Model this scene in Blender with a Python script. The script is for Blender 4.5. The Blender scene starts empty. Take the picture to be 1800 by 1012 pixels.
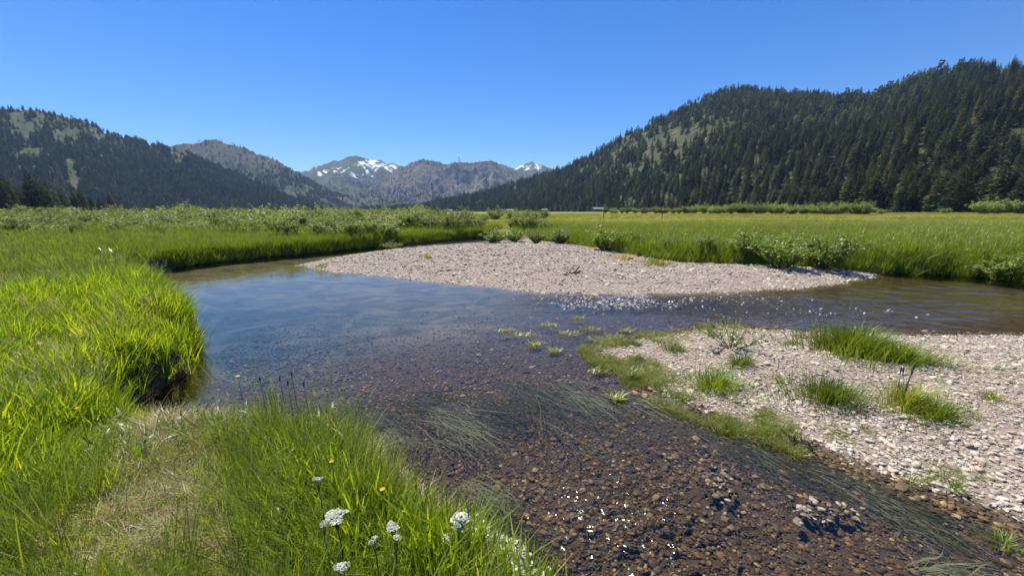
import bpy, math, random
import numpy as np
from mathutils import Vector, Matrix

RNG = np.random.default_rng(7)
random.seed(7)
scene = bpy.context.scene
COL = scene.collection

# ------------------------------------------------------------------ camera, sky, sun, exposure
F_PX, CAM_H = 650.0, 2.0                       # very wide phone lens held two metres above the water
PITCH = math.atan(134 / 650)
cam_data = bpy.data.cameras.new("camera")
cam_data.sensor_width = 36.0
cam_data.lens = 36.0 * F_PX / 1800.0
cam_data.clip_start = 0.05
cam_data.clip_end = 20000
cam = bpy.data.objects.new("camera", cam_data)
cam.location = (0, 0, CAM_H)
cam.rotation_euler = (math.pi / 2 - PITCH, 0, 0)
COL.objects.link(cam)
scene.camera = cam

HAZE = 0.75e-4
SUN_EL, SUN_AZ = math.radians(60), math.radians(-27)      # azimuth from +Y towards +X
SUN_DIR = Vector((math.sin(SUN_AZ) * math.cos(SUN_EL), math.cos(SUN_AZ) * math.cos(SUN_EL), math.sin(SUN_EL)))
world = bpy.data.worlds.new("World")
scene.world = world
world.use_nodes = True
wn = world.node_tree
for n in list(wn.nodes): wn.nodes.remove(n)
sky = wn.nodes.new("ShaderNodeTexSky")
sky.sky_type = 'NISHITA'
sky.sun_disc = False
sky.sun_elevation = SUN_EL
sky.sun_rotation = SUN_AZ
sky.altitude = 1900
sky.air_density = 1.15
sky.dust_density = 0.0
sky.ozone_density = 6.0
bg = wn.nodes.new("ShaderNodeBackground")
bg.inputs[1].default_value = 0.102
wo = wn.nodes.new("ShaderNodeOutputWorld")
hsv_sky = wn.nodes.new("ShaderNodeHueSaturation")          # thin dry mountain air: a deeper blue everywhere
hsv_sky.inputs['Saturation'].default_value = 1.27
hsv_sky.inputs['Hue'].default_value = 0.508
wn.links.new(sky.outputs[0], hsv_sky.inputs['Color'])
wn.links.new(hsv_sky.outputs[0], bg.inputs[0])
wn.links.new(bg.outputs[0], wo.inputs[0])
sun_data = bpy.data.lights.new("sun", 'SUN')
sun_data.energy = 5.0
sun_data.angle = math.radians(0.53)
sun_data.color = (1.0, 0.955, 0.88)
sun = bpy.data.objects.new("sun", sun_data)
sun.rotation_euler = SUN_DIR.to_track_quat('Z', 'Y').to_euler()
sun.location = (0, 0, 50)
COL.objects.link(sun)
scene.view_settings.view_transform = 'Standard'
scene.view_settings.look = 'None'
scene.view_settings.exposure = 0.65
scene.view_settings.gamma = 1.0
scene.view_settings.use_curve_mapping = False
scene.render.engine = 'CYCLES'
cy = scene.cycles
cy.max_bounces = 4
cy.diffuse_bounces = 2
cy.use_light_tree = False
cy.min_light_bounces = 0
cy.glossy_bounces = 2
cy.transmission_bounces = 3
cy.transparent_max_bounces = 8
cy.volume_bounces = 0
cy.use_denoising = True
cy.caustics_reflective = False
cy.caustics_refractive = False

# ------------------------------------------------------------------ small maths
def ray(px, py):
    a, b = px - 900.0, 506.0 - py
    return a, F_PX * math.cos(PITCH) + b * math.sin(PITCH), b * math.cos(PITCH) - F_PX * math.sin(PITCH)

def at(px, py, z=0.0):                         # ground point of the place seen at a spot of the photograph
    a, fw, up = ray(px, py)
    t = (z - CAM_H) / up
    return a * t, fw * t

def at_y(px, py, Y):                           # point at a known distance
    a, fw, up = ray(px, py)
    t = Y / fw
    return a * t, Y, CAM_H + up * t

def project(P):
    P = np.asarray(P, float)
    cp, sp = math.cos(PITCH), math.sin(PITCH)
    d = P[:, 1] * cp - (P[:, 2] - CAM_H) * sp
    u = P[:, 1] * sp + (P[:, 2] - CAM_H) * cp
    d = np.where(d < 0.05, 0.05, d)
    return 900 + F_PX * P[:, 0] / d, 506 - F_PX * u / d, d

def _hash(ix, iy, seed):
    h = (ix.astype(np.int64) * 374761393 + iy.astype(np.int64) * 668265263 + seed * 1442695041) & 0xFFFFFFFF
    h = ((h ^ (h >> 13)) * 1274126177) & 0xFFFFFFFF
    return ((h ^ (h >> 16)) & 0xFFFF) / 65535.0

def vnoise(x, y, seed=0):
    x = np.asarray(x, float); y = np.asarray(y, float)
    ix, iy = np.floor(x), np.floor(y)
    fx, fy = x - ix, y - iy
    fx = fx * fx * (3 - 2 * fx); fy = fy * fy * (3 - 2 * fy)
    a = _hash(ix, iy, seed); b = _hash(ix + 1, iy, seed); c = _hash(ix, iy + 1, seed); d = _hash(ix + 1, iy + 1, seed)
    return (a * (1 - fx) + b * fx) * (1 - fy) + (c * (1 - fx) + d * fx) * fy

def fbm(x, y, seed=0, oct=4, ridged=False):
    s, a, tot = 0, 1.0, 0
    for o in range(oct):
        n = vnoise(x * 2 ** o + 17.3 * o, y * 2 ** o - 9.1 * o, seed + o)
        if ridged: n = 1 - np.abs(2 * n - 1)
        s = s + a * n; tot += a; a *= 0.5
    return s / tot

def sstep(a, b, x):
    t = np.clip((np.asarray(x, float) - a) / (b - a), 0, 1)
    return t * t * (3 - 2 * t)

def sdf(poly, x, y):                           # signed distance, positive inside
    x = np.asarray(x, float); y = np.asarray(y, float)
    P = np.asarray(poly, float); n = len(P)
    best = np.full(x.shape, 1e18); inside = np.zeros(x.shape, bool)
    for i in range(n):
        ax, ay = P[i]; bx, by = P[(i + 1) % n]
        ex, ey = bx - ax, by - ay
        wx, wy = x - ax, y - ay
        t = np.clip((wx * ex + wy * ey) / (ex * ex + ey * ey + 1e-12), 0, 1)
        best = np.minimum(best, (wx - t * ex) ** 2 + (wy - t * ey) ** 2)
        if ey != 0:
            c = ((ay <= y) & (by > y)) | ((by <= y) & (ay > y))
            inside ^= c & (x < ax + (y - ay) * ex / ey)
    d = np.sqrt(best)
    return np.where(inside, d, -d)

# ------------------------------------------------------------------ mesh helpers
def mesh_np(name, V, quads=None, tris=None, smooth=True):
    V = np.asarray(V, np.float32).reshape(-1, 3)
    me = bpy.data.meshes.new(name)
    parts = []
    starts = []
    off = 0
    loops = []
    for F, k in ((quads, 4), (tris, 3)):
        if F is None or len(F) == 0: continue
        F = np.asarray(F, np.int32).reshape(-1, k)
        loops.append(F.ravel())
        starts.append(off + np.arange(len(F), dtype=np.int32) * k)
        off += len(F) * k
    me.vertices.add(len(V))
    me.vertices.foreach_set("co", V.ravel())
    if loops:
        loops = np.concatenate(loops); starts = np.concatenate(starts)
        me.loops.add(len(loops))
        me.loops.foreach_set("vertex_index", loops)
        me.polygons.add(len(starts))
        me.polygons.foreach_set("loop_start", starts)
        me.update(calc_edges=True)
        me.polygons.foreach_set("use_smooth", np.full(len(starts), smooth, bool))
    me.validate()
    return me

def attr(me, name, vals, typ='FLOAT'):
    a = me.attributes.new(name, typ, 'POINT')
    vals = np.asarray(vals, np.int32 if typ == 'INT' else np.float32)
    a.data.foreach_set('vector' if typ == 'FLOAT_VECTOR' else 'value', vals.ravel())

def link(name, me, mat=None, parent=None, loc=None, **props):
    o = bpy.data.objects.new(name, me)
    COL.objects.link(o)
    if mat is not None and me is not None and len(me.materials) == 0: me.materials.append(mat)
    if parent is not None: o.parent = parent
    if loc is not None: o.location = loc
    for k, v in props.items(): o[k] = v
    return o

def thing(name, label, category, loc=(0, 0, 0), rz=0.0, scale=1.0, group=None):
    o = bpy.data.objects.new(name, None)
    COL.objects.link(o)
    o.empty_display_size = 0.1
    o.location = loc
    o.rotation_euler = (0, 0, rz)
    o.scale = (scale,) * 3 if not hasattr(scale, '__len__') else scale
    o["label"] = label; o["category"] = category
    if group: o["group"] = group
    return o

class MB:                                      # mesh builder: gathers verts, faces and a per-vertex shade variation
    def __init__(s): s.v = []; s.q = []; s.t = []; s.b = []; s.n = 0
    def add(s, V, quads=(), tris=(), bv=0.5):
        V = np.asarray(V, float).reshape(-1, 3)
        s.v.append(V)
        if len(quads): s.q.append(np.asarray(quads, int).reshape(-1, 4) + s.n)
        if len(tris): s.t.append(np.asarray(tris, int).reshape(-1, 3) + s.n)
        s.b.append(np.full(len(V), bv) if np.isscalar(bv) else np.asarray(bv, float))
        s.n += len(V)
    def tube(s, pts, rad, k=6, bv=0.5):
        pts = [Vector(p) for p in pts]
        V = []
        for i, p in enumerate(pts):
            d = (pts[min(i + 1, len(pts) - 1)] - pts[max(i - 1, 0)])
            d = d.normalized() if d.length > 1e-9 else Vector((0, 0, 1))
            u = d.cross(Vector((0.31, 0.9, 0.2))).normalized(); w = d.cross(u)
            for j in range(k):
                a = 2 * math.pi * j / k
                V.append(p + (u * math.cos(a) + w * math.sin(a)) * rad[i])
        Q = []
        for i in range(len(pts) - 1):
            for j in range(k):
                Q.append((i * k + j, i * k + (j + 1) % k, (i + 1) * k + (j + 1) % k, (i + 1) * k + j))
        V.append(pts[0]); V.append(pts[-1])
        T = [(len(V) - 2, (j + 1) % k, j) for j in range(k)]
        T += [(len(V) - 1, (len(pts) - 1) * k + j, (len(pts) - 1) * k + (j + 1) % k) for j in range(k)]
        s.add([tuple(v) for v in V], Q, T, bv)
    def box(s, c, sz, bv=0.5):
        x, y, z = c; a, b, d = sz[0] / 2, sz[1] / 2, sz[2] / 2
        V = [(x + i * a, y + j * b, z + k * d) for i in (-1, 1) for j in (-1, 1) for k in (-1, 1)]
        s.add(V, [(0, 1, 3, 2), (4, 6, 7, 5), (0, 4, 5, 1), (2, 3, 7, 6), (0, 2, 6, 4), (1, 5, 7, 3)], (), bv)
    def mesh(s, name, smooth=True):
        me = mesh_np(name, np.concatenate(s.v), np.concatenate(s.q) if s.q else None, np.concatenate(s.t) if s.t else None, smooth)
        attr(me, 'bv', np.concatenate(s.b))
        return me

# ------------------------------------------------------------------ materials
class NT:
    def __init__(s, name):
        s.m = bpy.data.materials.new(name); s.m.use_nodes = True
        s.t = s.m.node_tree
        for n in list(s.t.nodes): s.t.nodes.remove(n)
        s.out = s.t.nodes.new("ShaderNodeOutputMaterial")
    def n(s, typ, **kw):
        nd = s.t.nodes.new(typ)
        for k, v in kw.items():
            if k.startswith('i_'): 
                key = k[2:]
                key = int(key) if key.isdigit() else key
                s.set(nd.inputs[key], v)
            else: setattr(nd, k, v)
        return nd
    def set(s, sock, v):
        if isinstance(v, bpy.types.NodeSocket): s.t.links.new(v, sock)
        elif isinstance(v, bpy.types.Node): s.t.links.new(v.outputs[0], sock)
        elif isinstance(v, tuple) and len(v) == 3 and sock.type == 'RGBA': sock.default_value = (*v, 1)
        else: sock.default_value = v
    def noise(s, scale, detail=3, rough=0.55, vec=None, out=0, dist=0.0):
        nd = s.n("ShaderNodeTexNoise")
        nd.inputs['Scale'].default_value = scale; nd.inputs['Detail'].default_value = detail
        nd.inputs['Roughness'].default_value = rough; nd.inputs['Distortion'].default_value = dist
        if vec is not None: s.set(nd.inputs['Vector'], vec)
        return nd.outputs[out]
    def mix(s, fac, a, b):
        nd = s.n("ShaderNodeMix", data_type='RGBA')
        s.set(nd.inputs[0], fac); s.set(nd.inputs[6], a); s.set(nd.inputs[7], b)
        return nd.outputs[2]
    def ramp(s, fac, lo, hi, a=0.0, b=1.0):
        nd = s.n("ShaderNodeMapRange")
        nd.inputs[1].default_value = lo; nd.inputs[2].default_value = hi
        nd.inputs[3].default_value = a; nd.inputs[4].default_value = b
        s.set(nd.inputs[0], fac)
        return nd.outputs[0]
    def math(s, op, a, b=0.0):
        nd = s.n("ShaderNodeMath", operation=op)
        s.set(nd.inputs[0], a); s.set(nd.inputs[1], b)
        return nd.outputs[0]
    def attr(s, name, typ='GEOMETRY', out='Fac'):
        nd = s.n("ShaderNodeAttribute", attribute_name=name, attribute_type=typ)
        return nd.outputs[out]
    def pos(s): return s.n("ShaderNodeNewGeometry").outputs['Position']
    def scaled(s, vec, sc):
        nd = s.n("ShaderNodeVectorMath", operation='MULTIPLY')
        s.set(nd.inputs[0], vec); nd.inputs[1].default_value = sc
        return nd.outputs[0]
    def bump(s, h, strength, dist):
        nd = s.n("ShaderNodeBump")
        s.set(nd.inputs['Strength'], strength); nd.inputs['Distance'].default_value = dist
        s.set(nd.inputs['Height'], h)
        return nd.outputs[0]
    def done(s, sh):
        s.t.links.new(sh if isinstance(sh, bpy.types.NodeSocket) else sh.outputs[0], s.out.inputs[0])
        return s.m

def leaf_material(name, cA, cB, cDry, dry_lo=0.8, trans=0.42, gloss=0.035, rough=0.38, back=1.15, spread=0.3):
    k = NT(name)
    c = k.mix(k.attr('bv'), cA, cB)
    tint = k.attr('tint', 'INSTANCER')
    rnd = k.n("ShaderNodeObjectInfo").outputs['Random']
    v = k.ramp(rnd, 0, 1, 1 - spread, 1 + spread)
    c = k.mix(k.ramp(tint, dry_lo - 0.35, dry_lo + 0.2), c, cDry)
    hsv = k.n("ShaderNodeHueSaturation"); k.set(hsv.inputs['Color'], c); k.set(hsv.inputs['Value'], v)
    c = hsv.outputs[0]
    d = k.n("ShaderNodeBsdfDiffuse"); k.set(d.inputs[0], c)
    tc = k.n("ShaderNodeMix", data_type='RGBA', blend_type='MULTIPLY'); tc.inputs[0].default_value = 1
    k.set(tc.inputs[6], c); tc.inputs[7].default_value = (back * 1.1, back * 1.05, back * 0.45, 1)
    t = k.n("ShaderNodeBsdfTranslucent"); k.set(t.inputs[0], tc.outputs[2])
    m1 = k.n("ShaderNodeMixShader"); m1.inputs[0].default_value = trans
    k.set(m1.inputs[1], d); k.set(m1.inputs[2], t)
    if gloss <= 0: return k.done(m1)
    g = k.n("ShaderNodeBsdfGlossy"); g.inputs['Roughness'].default_value = rough
    g.inputs[0].default_value = (0.9, 0.95, 1, 1)
    m2 = k.n("ShaderNodeMixShader"); m2.inputs[0].default_value = gloss
    k.set(m2.inputs[1], m1); k.set(m2.inputs[2], g)
    return k.done(m2)

def plain(name, col, rough=0.8, var=0.25, scale=20, spec=0.3, metallic=0.0):
    k = NT(name)
    nz = k.noise(scale, 4, 0.6, k.n("ShaderNodeTexCoord").outputs['Object'])
    dark = tuple(c * (1 - var) for c in col); lite = tuple(min(1, c * (1 + var)) for c in col)
    b = k.n("ShaderNodeBsdfPrincipled")
    k.set(b.inputs['Base Color'], k.mix(nz, dark, lite))
    b.inputs['Roughness'].default_value = rough
    b.inputs['Specular IOR Level'].default_value = spec
    b.inputs['Metallic'].default_value = metallic
    return k.done(b)

M = {}
M['lush'] = leaf_material('lush_grass', (0.17, 0.27, 0.012), (0.41, 0.49, 0.022), (0.48, 0.44, 0.14), dry_lo=0.95, trans=0.56)
M['mid'] = leaf_material('bank_grass', (0.125, 0.195, 0.018), (0.275, 0.33, 0.034), (0.33, 0.28, 0.12), dry_lo=0.9, trans=0.42)
M['meadow'] = leaf_material('meadow_grass', (0.19, 0.235, 0.028), (0.34, 0.35, 0.05), (0.46, 0.37, 0.13), dry_lo=0.75, trans=0.42)
M['dry'] = leaf_material('dry_grass', (0.33, 0.28, 0.13), (0.55, 0.44, 0.25), (0.62, 0.46, 0.30), dry_lo=0.8, trans=0.3)
M['willow'] = leaf_material('willow_leaf', (0.15, 0.205, 0.045), (0.27, 0.32, 0.10), (0.24, 0.26, 0.12), dry_lo=0.9, trans=0.48, gloss=0.03, rough=0.45)
M['dogwood'] = leaf_material('shrub_leaf', (0.125, 0.195, 0.03), (0.26, 0.32, 0.08), (0.22, 0.24, 0.12), dry_lo=0.9, trans=0.45, gloss=0.03, rough=0.4)
M['needle'] = leaf_material('conifer_needle', (0.027, 0.047, 0.017), (0.078, 0.102, 0.032), (0.16, 0.145, 0.06), dry_lo=0.9, trans=0.22, gloss=0.0, back=0.9, spread=0.6)
M['bark'] = plain('bark', (0.085, 0.06, 0.045), 0.9, 0.4, 3)
M['twig'] = plain('twig', (0.12, 0.085, 0.05), 0.85, 0.3, 30)
M['stem'] = leaf_material('stem', (0.09, 0.13, 0.03), (0.14, 0.18, 0.05), (0.3, 0.26, 0.12), trans=0.2)
M['white_petal'] = leaf_material('white_petal', (0.36, 0.36, 0.27), (0.70, 0.70, 0.64), (0.7, 0.6, 0.5), trans=0.3, gloss=0.0, back=0.8)
M['yellow_petal'] = leaf_material('yellow_petal', (0.75, 0.48, 0.01), (0.85, 0.62, 0.02), (0.8, 0.6, 0.1), trans=0.3, gloss=0.03, back=0.9)
M['seed_head'] = plain('seed_head', (0.10, 0.075, 0.045), 0.9, 0.4, 60)

# ------------------------------------------------------------------ the place: outlines of land, gravel and water
LEFT = [at(830, 419), at(770, 424), at(700, 431), at(620, 438), at(560, 444), at(500, 449), at(430, 456), at(370, 462), at(330, 467),
        at(280, 472), at(258, 474), at(236, 470), at(200, 466), at(168, 466), at(150, 472), at(155, 484), at(192, 490),
        (-7.35, 7.6), (-6.4, 6.65), (-5.45, 5.95), (-4.85, 5.5), (-4.62, 5.1), (-4.3, 4.72), (-4.05, 4.35), (-4.05, 3.95), (-4.0, 3.5), (-3.75, 3.15), (-3.35, 2.95),
        (-2.8, 2.86), (-2.3, 2.8), (-1.85, 2.76), (-1.5, 2.62), (-1.2, 2.62), (-0.95, 2.35), (-0.72, 2.08), (-0.42, 1.84), (-0.1, 1.62),
        (0.16, 1.36), (0.55, 0.9), (0.9, 0.2), (1.2, -1.0), (1.6, -4), (2.2, -9), (3, -40), (-2500, -40), (-2500, 4000), (0, 4000), (-1.0, 31), (-2.2, 29)]
RIGHT = [(-2.2, 29.5), (0.2, 27), (2.2, 23.5), at(1000, 433), at(1050, 444), at(1085, 454), at(1140, 462), at(1200, 468), at(1280, 471), at(1350, 472),
         at(1420, 474), at(1480, 477), at(1540, 480), at(1600, 482), at(1680, 484), at(1800, 486), at(1950, 490), (26, 9.5), (40, 8), (80, 5), (2500, -20), (2500, 4000), (-1, 4000)]
MIDBAR = [at(528, 466), at(560, 473), at(600, 479), at(680, 486), at(760, 494), at(830, 502), at(900, 509), at(960, 514), at(1040, 517), at(1120, 518),
          at(1200, 517), at(1300, 513), at(1400, 507), at(1470, 498), at(1530, 488), at(1540, 478), at(1480, 472), at(1350, 466), at(1200, 460), at(1090, 446),
          at(1000, 425), at(930, 422), at(850, 427), at(800, 431), at(740, 435), at(680, 440), at(620, 448), at(570, 456)]
NEARBAR = [at(1040, 615), at(1085, 600), at(1130, 590), at(1190, 582), at(1260, 574), at(1330, 577), at(1420, 581), at(1500, 584), at(1600, 586), at(1700, 586), at(1800, 587),
           (12, 5.6), (20, 4.6), (20, -1), (6, 0.4), (4.2, 1.1), at(1800, 935), at(1730, 905), at(1650, 880), at(1560, 850), at(1500, 825), at(1440, 798), at(1380, 778), at(1330, 762),
           at(1270, 745), at(1210, 722), at(1150, 697), at(1125, 672), at(1100, 650), at(1060, 640)]
PATH = [at(150, 1030, .45), at(480, 1030, .45), at(440, 940, .45), at(400, 880, .45), at(385, 800, .45), at(395, 735, .45), at(330, 700, .45), at(250, 720, .45), at(205, 770, .45), at(230, 830, .45), at(150, 900, .45), at(110, 960, .45)]

def wob(x, y):
    return (fbm(x * 1.3, y * 1.3, 5, 3) - 0.5) * 0.5 * sstep(2, 9, np.hypot(x, y)) + (fbm(x * 4.1, y * 4.1, 6, 2) - 0.5) * 0.12

def zones(x, y):
    x = np.asarray(x, float); y = np.asarray(y, float)
    w = wob(x, y)
    return dict(L=sdf(LEFT, x, y) + w * 0.5, R=sdf(RIGHT, x, y) + w, M=sdf(MIDBAR, x, y) + w * 0.7, N=sdf(NEARBAR, x, y) + w * 0.45, P=sdf(PATH, x, y) + w * 0.5)

def height(x, y, z=None):
    z = zones(x, y) if z is None else z
    x = np.asarray(x, float); y = np.asarray(y, float)
    n1 = fbm(x * 0.7, y * 0.7, 11, 4); n2 = fbm(x * 3.0, y * 3.0, 21, 3)
    pool = sstep(0, 1, 1 - np.hypot((x + 3.6) / 6.5, (y - 7.6) / 5.2)) * 0.62
    bed = -0.10 - 0.10 * n1 - pool - 0.16 * sstep(0.0, 3.0, np.hypot(x - 9, (y - 8) * 1.5) * -1 + 6) + 0.03 * (n2 - 0.5)
    bed = bed - 0.05 * sstep(5, 2, y)
    for (sx_, sy_), rx_, ry_ in ((at(1262, 850), .16, .22), (at(1455, 898), .26, .11)):      # two small shoals
        e_ = np.exp(-(((x - sx_) / rx_) ** 2 + ((y - sy_) / ry_) ** 2)); bed = bed + (-0.014 - bed) * np.clip(e_ * 1.5, 0, 1)
    far = sstep(25, 260, np.hypot(x, y))
    flat = 0.42 + 0.12 * sstep(0, 6, z['L']) + 0.9 * far + 0.16 * (n1 - 0.5) + 0.05 * (n2 - 0.5)
    left = bed + (flat - bed) * sstep(-0.16, 0.22, z['L'])
    mud = sstep(-0.35, 0.05, z['L']) * 0.22 * np.exp(-((x + 0.9) ** 2 + (y - 2.4) ** 2) / 0.5)
    left = np.maximum(left, bed + mud * 0.8)
    flatr = 0.5 + 0.15 * sstep(0, 5, z['R']) + 0.85 * far + 0.2 * (n1 - 0.5)
    right = bed + (flatr - bed) * sstep(-0.25, 0.7, z['R'])
    mound = 0.34 * np.exp(-(((x - 0.3) / 4.5) ** 2 + ((y - 16.5) / 3.6) ** 2)) + 0.14 * np.exp(-(((x - 2.2) / 2.2) ** 2 + ((y - 12.2) / 1.6) ** 2))
    mid = np.clip(z['M'] * 0.11, -1, 0.14) + mound * sstep(-0.1, 2.0, z['M']) + 0.13 * (fbm(x * 1.9, y * 2.6, 23, 4, True) - 0.6) * sstep(0.2, 1.2, z['M'])
    near = np.clip(z['N'] * 0.085, -1, 0.16) + 0.035 * (n2 - 0.5) * sstep(0, .5, z['N'])
    h = np.maximum(np.maximum(left, right), np.maximum(mid, near))
    h = np.maximum(h, bed)
    return h

def G(x, y): return float(height(np.array([x]), np.array([y]))[0])

def axis(lo, hi, s0, k):
    a = [0.0]
    while a[-1] < hi: a.append(a[-1] + max(s0, k * abs(a[-1])))
    b = [0.0]
    while b[-1] > lo: b.append(b[-1] - max(s0, k * abs(b[-1])))
    return np.array(b[:0:-1] + a)

xs = axis(-1500, 1500, 0.11, 0.022); ys = axis(-30, 3200, 0.09, 0.02)
GX, GY = np.meshgrid(xs, ys)
gx, gy = GX.ravel(), GY.ravel()
Zn = zones(gx, gy)
gz = height(gx, gy, Zn)
nx, ny = len(xs), len(ys)
I = np.arange(nx * ny).reshape(ny, nx)
Q = np.stack([I[:-1, :-1], I[:-1, 1:], I[1:, 1:], I[1:, :-1]], -1).reshape(-1, 4)
gme = mesh_np('ground', np.stack([gx, gy, gz], 1), Q)
grav = np.maximum(sstep(-0.3, 0.1, Zn['M']), sstep(0.0, 0.3, Zn['N'])) * (1 - sstep(0.2, 0.6, Zn['R']))
attr(gme, 'gravel', grav)
attr(gme, 'land', np.maximum(sstep(-0.05, 0.25, Zn['L']), sstep(0.1, 0.7, Zn['R'])))
attr(gme, 'path', sstep(-0.15, 0.2, Zn['P']))
attr(gme, 'far', sstep(12, 45, np.hypot(gx, gy)))
attr(gme, 'deep', np.maximum(sstep(-0.2, -0.45, gz), 0.9 * sstep(4.6, 7.0, gy) * sstep(1.5, -1.5, gx)))

k = NT('ground_material')
P = k.pos()
n_big = k.noise(0.035, 5, 0.6, P); n_mid = k.noise(0.6, 4, 0.6, P); n_fine = k.noise(14, 4, 0.65, P)
bedc = k.mix(k.ramp(n_fine, 0.3, 0.7), (0.028, 0.02, 0.011), (0.09, 0.062, 0.032))
bedc = k.mix(k.math('MULTIPLY', k.attr('deep'), 0.9), bedc, k.mix(k.ramp(k.noise(0.9, 4, 0.6, k.scaled(P, (1.0, 2.2, 1.0)), dist=1.2), 0.4, 0.62), (0.06, 0.066, 0.045), (0.17, 0.155, 0.125)))
vor = k.n("ShaderNodeTexVoronoi"); vor.inputs['Scale'].default_value = 22; k.set(vor.inputs['Vector'], P)
gravc = k.mix(k.ramp(n_fine, 0.25, 0.75), (0.24, 0.195, 0.155), (0.47, 0.395, 0.32))
gravc = k.mix(k.ramp(vor.outputs['Distance'], 0.0, 0.5), gravc, (0.26, 0.20, 0.16))
soil = k.mix(n_fine, (0.035, 0.026, 0.017), (0.085, 0.062, 0.04))
straw = k.mix(n_fine, (0.30, 0.22, 0.13), (0.62, 0.48, 0.31))
meadow = k.mix(k.ramp(n_big, 0.38, 0.62), (0.19, 0.23, 0.04), (0.30, 0.275, 0.07))
meadow = k.mix(k.ramp(n_mid, 0.35, 0.75), meadow, (0.10, 0.155, 0.03))
land = k.mix(k.attr('far'), k.mix(k.ramp(n_mid, 0.3, 0.7), soil, (0.06, 0.085, 0.02)), meadow)
land = k.mix(k.attr('path'), land, straw)
c = k.mix(k.attr('gravel'), bedc, gravc)
c = k.mix(k.attr('land'), c, land)
b = k.n("ShaderNodeBsdfPrincipled"); k.set(b.inputs['Base Color'], c)
b.inputs['Roughness'].default_value = 0.9; b.inputs['Specular IOR Level'].default_value = 0.15
k.set(b.inputs['Normal'], k.bump(n_fine, 0.6, 0.03))
M['ground'] = k.done(b)
link('ground', gme, M['ground'], kind='structure')

# ------------------------------------------------------------------ river water: a rippled sheet
def riffle(x, y):
    cx, cy = 2.6, 8.3
    r = np.exp(-(((x - cx) / 2.4) ** 2 + ((y - cy) / 0.85) ** 2))
    r2 = 0.55 * np.exp(-(((x - 6.5) / 3.2) ** 2 + ((y - 7.6) / 1.0) ** 2))
    r3 = 0.74 * np.exp(-(((x - 0.85) / 1.0) ** 2 + ((y - 2.1) / 1.0) ** 2))
    r4 = 0.35 * np.exp(-(((x - 14) / 6) ** 2 + ((y - 9.5) / 1.2) ** 2)) + 0.3 * np.exp(-(((x - 1.2) / 1.2) ** 2 + ((y - 5.9) / 0.9) ** 2))
    r5 = 0.5 * sstep(18, 22, y)
    return np.clip(r + r2 + r3 + r4 + r5, 0, 1.0)
wx = axis(-16, 34, 0.055, 0.012); wy = axis(-2, 32, 0.05, 0.012)
WX, WY = np.meshgrid(wx, wy); fx, fy = WX.ravel(), WY.ravel()
rf = riffle(fx, fy)
wz = rf * 0.13 * sstep(2.5, 5.5, fy) * (fbm(fx * 2.6, fy * 3.6, 31, 4, True) - 0.55) + 0.0025 * (fbm(fx * 1.2 + 3, fy * 2.2, 41, 3) - 0.5)
Iw = np.arange(len(fx)).reshape(len(wy), len(wx))
Qw = np.stack([Iw[:-1, :-1], Iw[:-1, 1:], Iw[1:, 1:], Iw[1:, :-1]], -1).reshape(-1, 4)
hg = height(fx, fy)
keep = (hg[Qw] < 0.06).any(1)
wme = mesh_np('river', np.stack([fx, fy, wz], 1), Qw[keep])
attr(wme, 'riffle', rf)
attr(wme, 'depth', np.clip(-hg, 0, 1.2))
k = NT('river_water')
P = k.pos()
w1 = k.noise(3.2, 3, 0.5, k.scaled(P, (1.0, 1.9, 1.0)), dist=0.6)
w2 = k.noise(8.5, 2.5, 0.55, k.scaled(P, (1.0, 1.5, 1.0)), dist=0.5)
rfa = k.attr('riffle')
hgt = k.math('ADD', k.math('MULTIPLY', w1, 0.8), k.math('MULTIPLY', w2, k.ramp(rfa, 0, 1, 0.05, 1.3)))
nrm = k.bump(hgt, k.ramp(rfa, 0, 1, 0.05, 1.0), 0.06)
fr = k.n("ShaderNodeFresnel"); fr.inputs['IOR'].default_value = 1.54; k.set(fr.inputs['Normal'], nrm)
tr = k.n("ShaderNodeBsdfTransparent"); k.set(tr.inputs[0], k.mix(k.ramp(k.attr('depth'), 0.26, 0.6), (0.95, 0.92, 0.81), (0.48, 0.68, 0.82)))   # clear water takes up red light with depth
gl = k.n("ShaderNodeBsdfGlossy"); k.set(gl.inputs['Roughness'], k.ramp(rfa, 0, 0.8, 0.04, 0.12)); k.set(gl.inputs['Normal'], nrm)
mx = k.n("ShaderNodeMixShader"); k.set(mx.inputs[0], fr); k.set(mx.inputs[1], tr); k.set(mx.inputs[2], gl)
M['water'] = k.done(mx)
link('river', wme, M['water'], kind='structure')

# ------------------------------------------------------------------ hills and mountains
def interp(tab, x, j):
    t = np.array([r[0] for r in tab], float); v = np.array([r[j] for r in tab], float)
    return np.interp(x, t, v)

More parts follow.
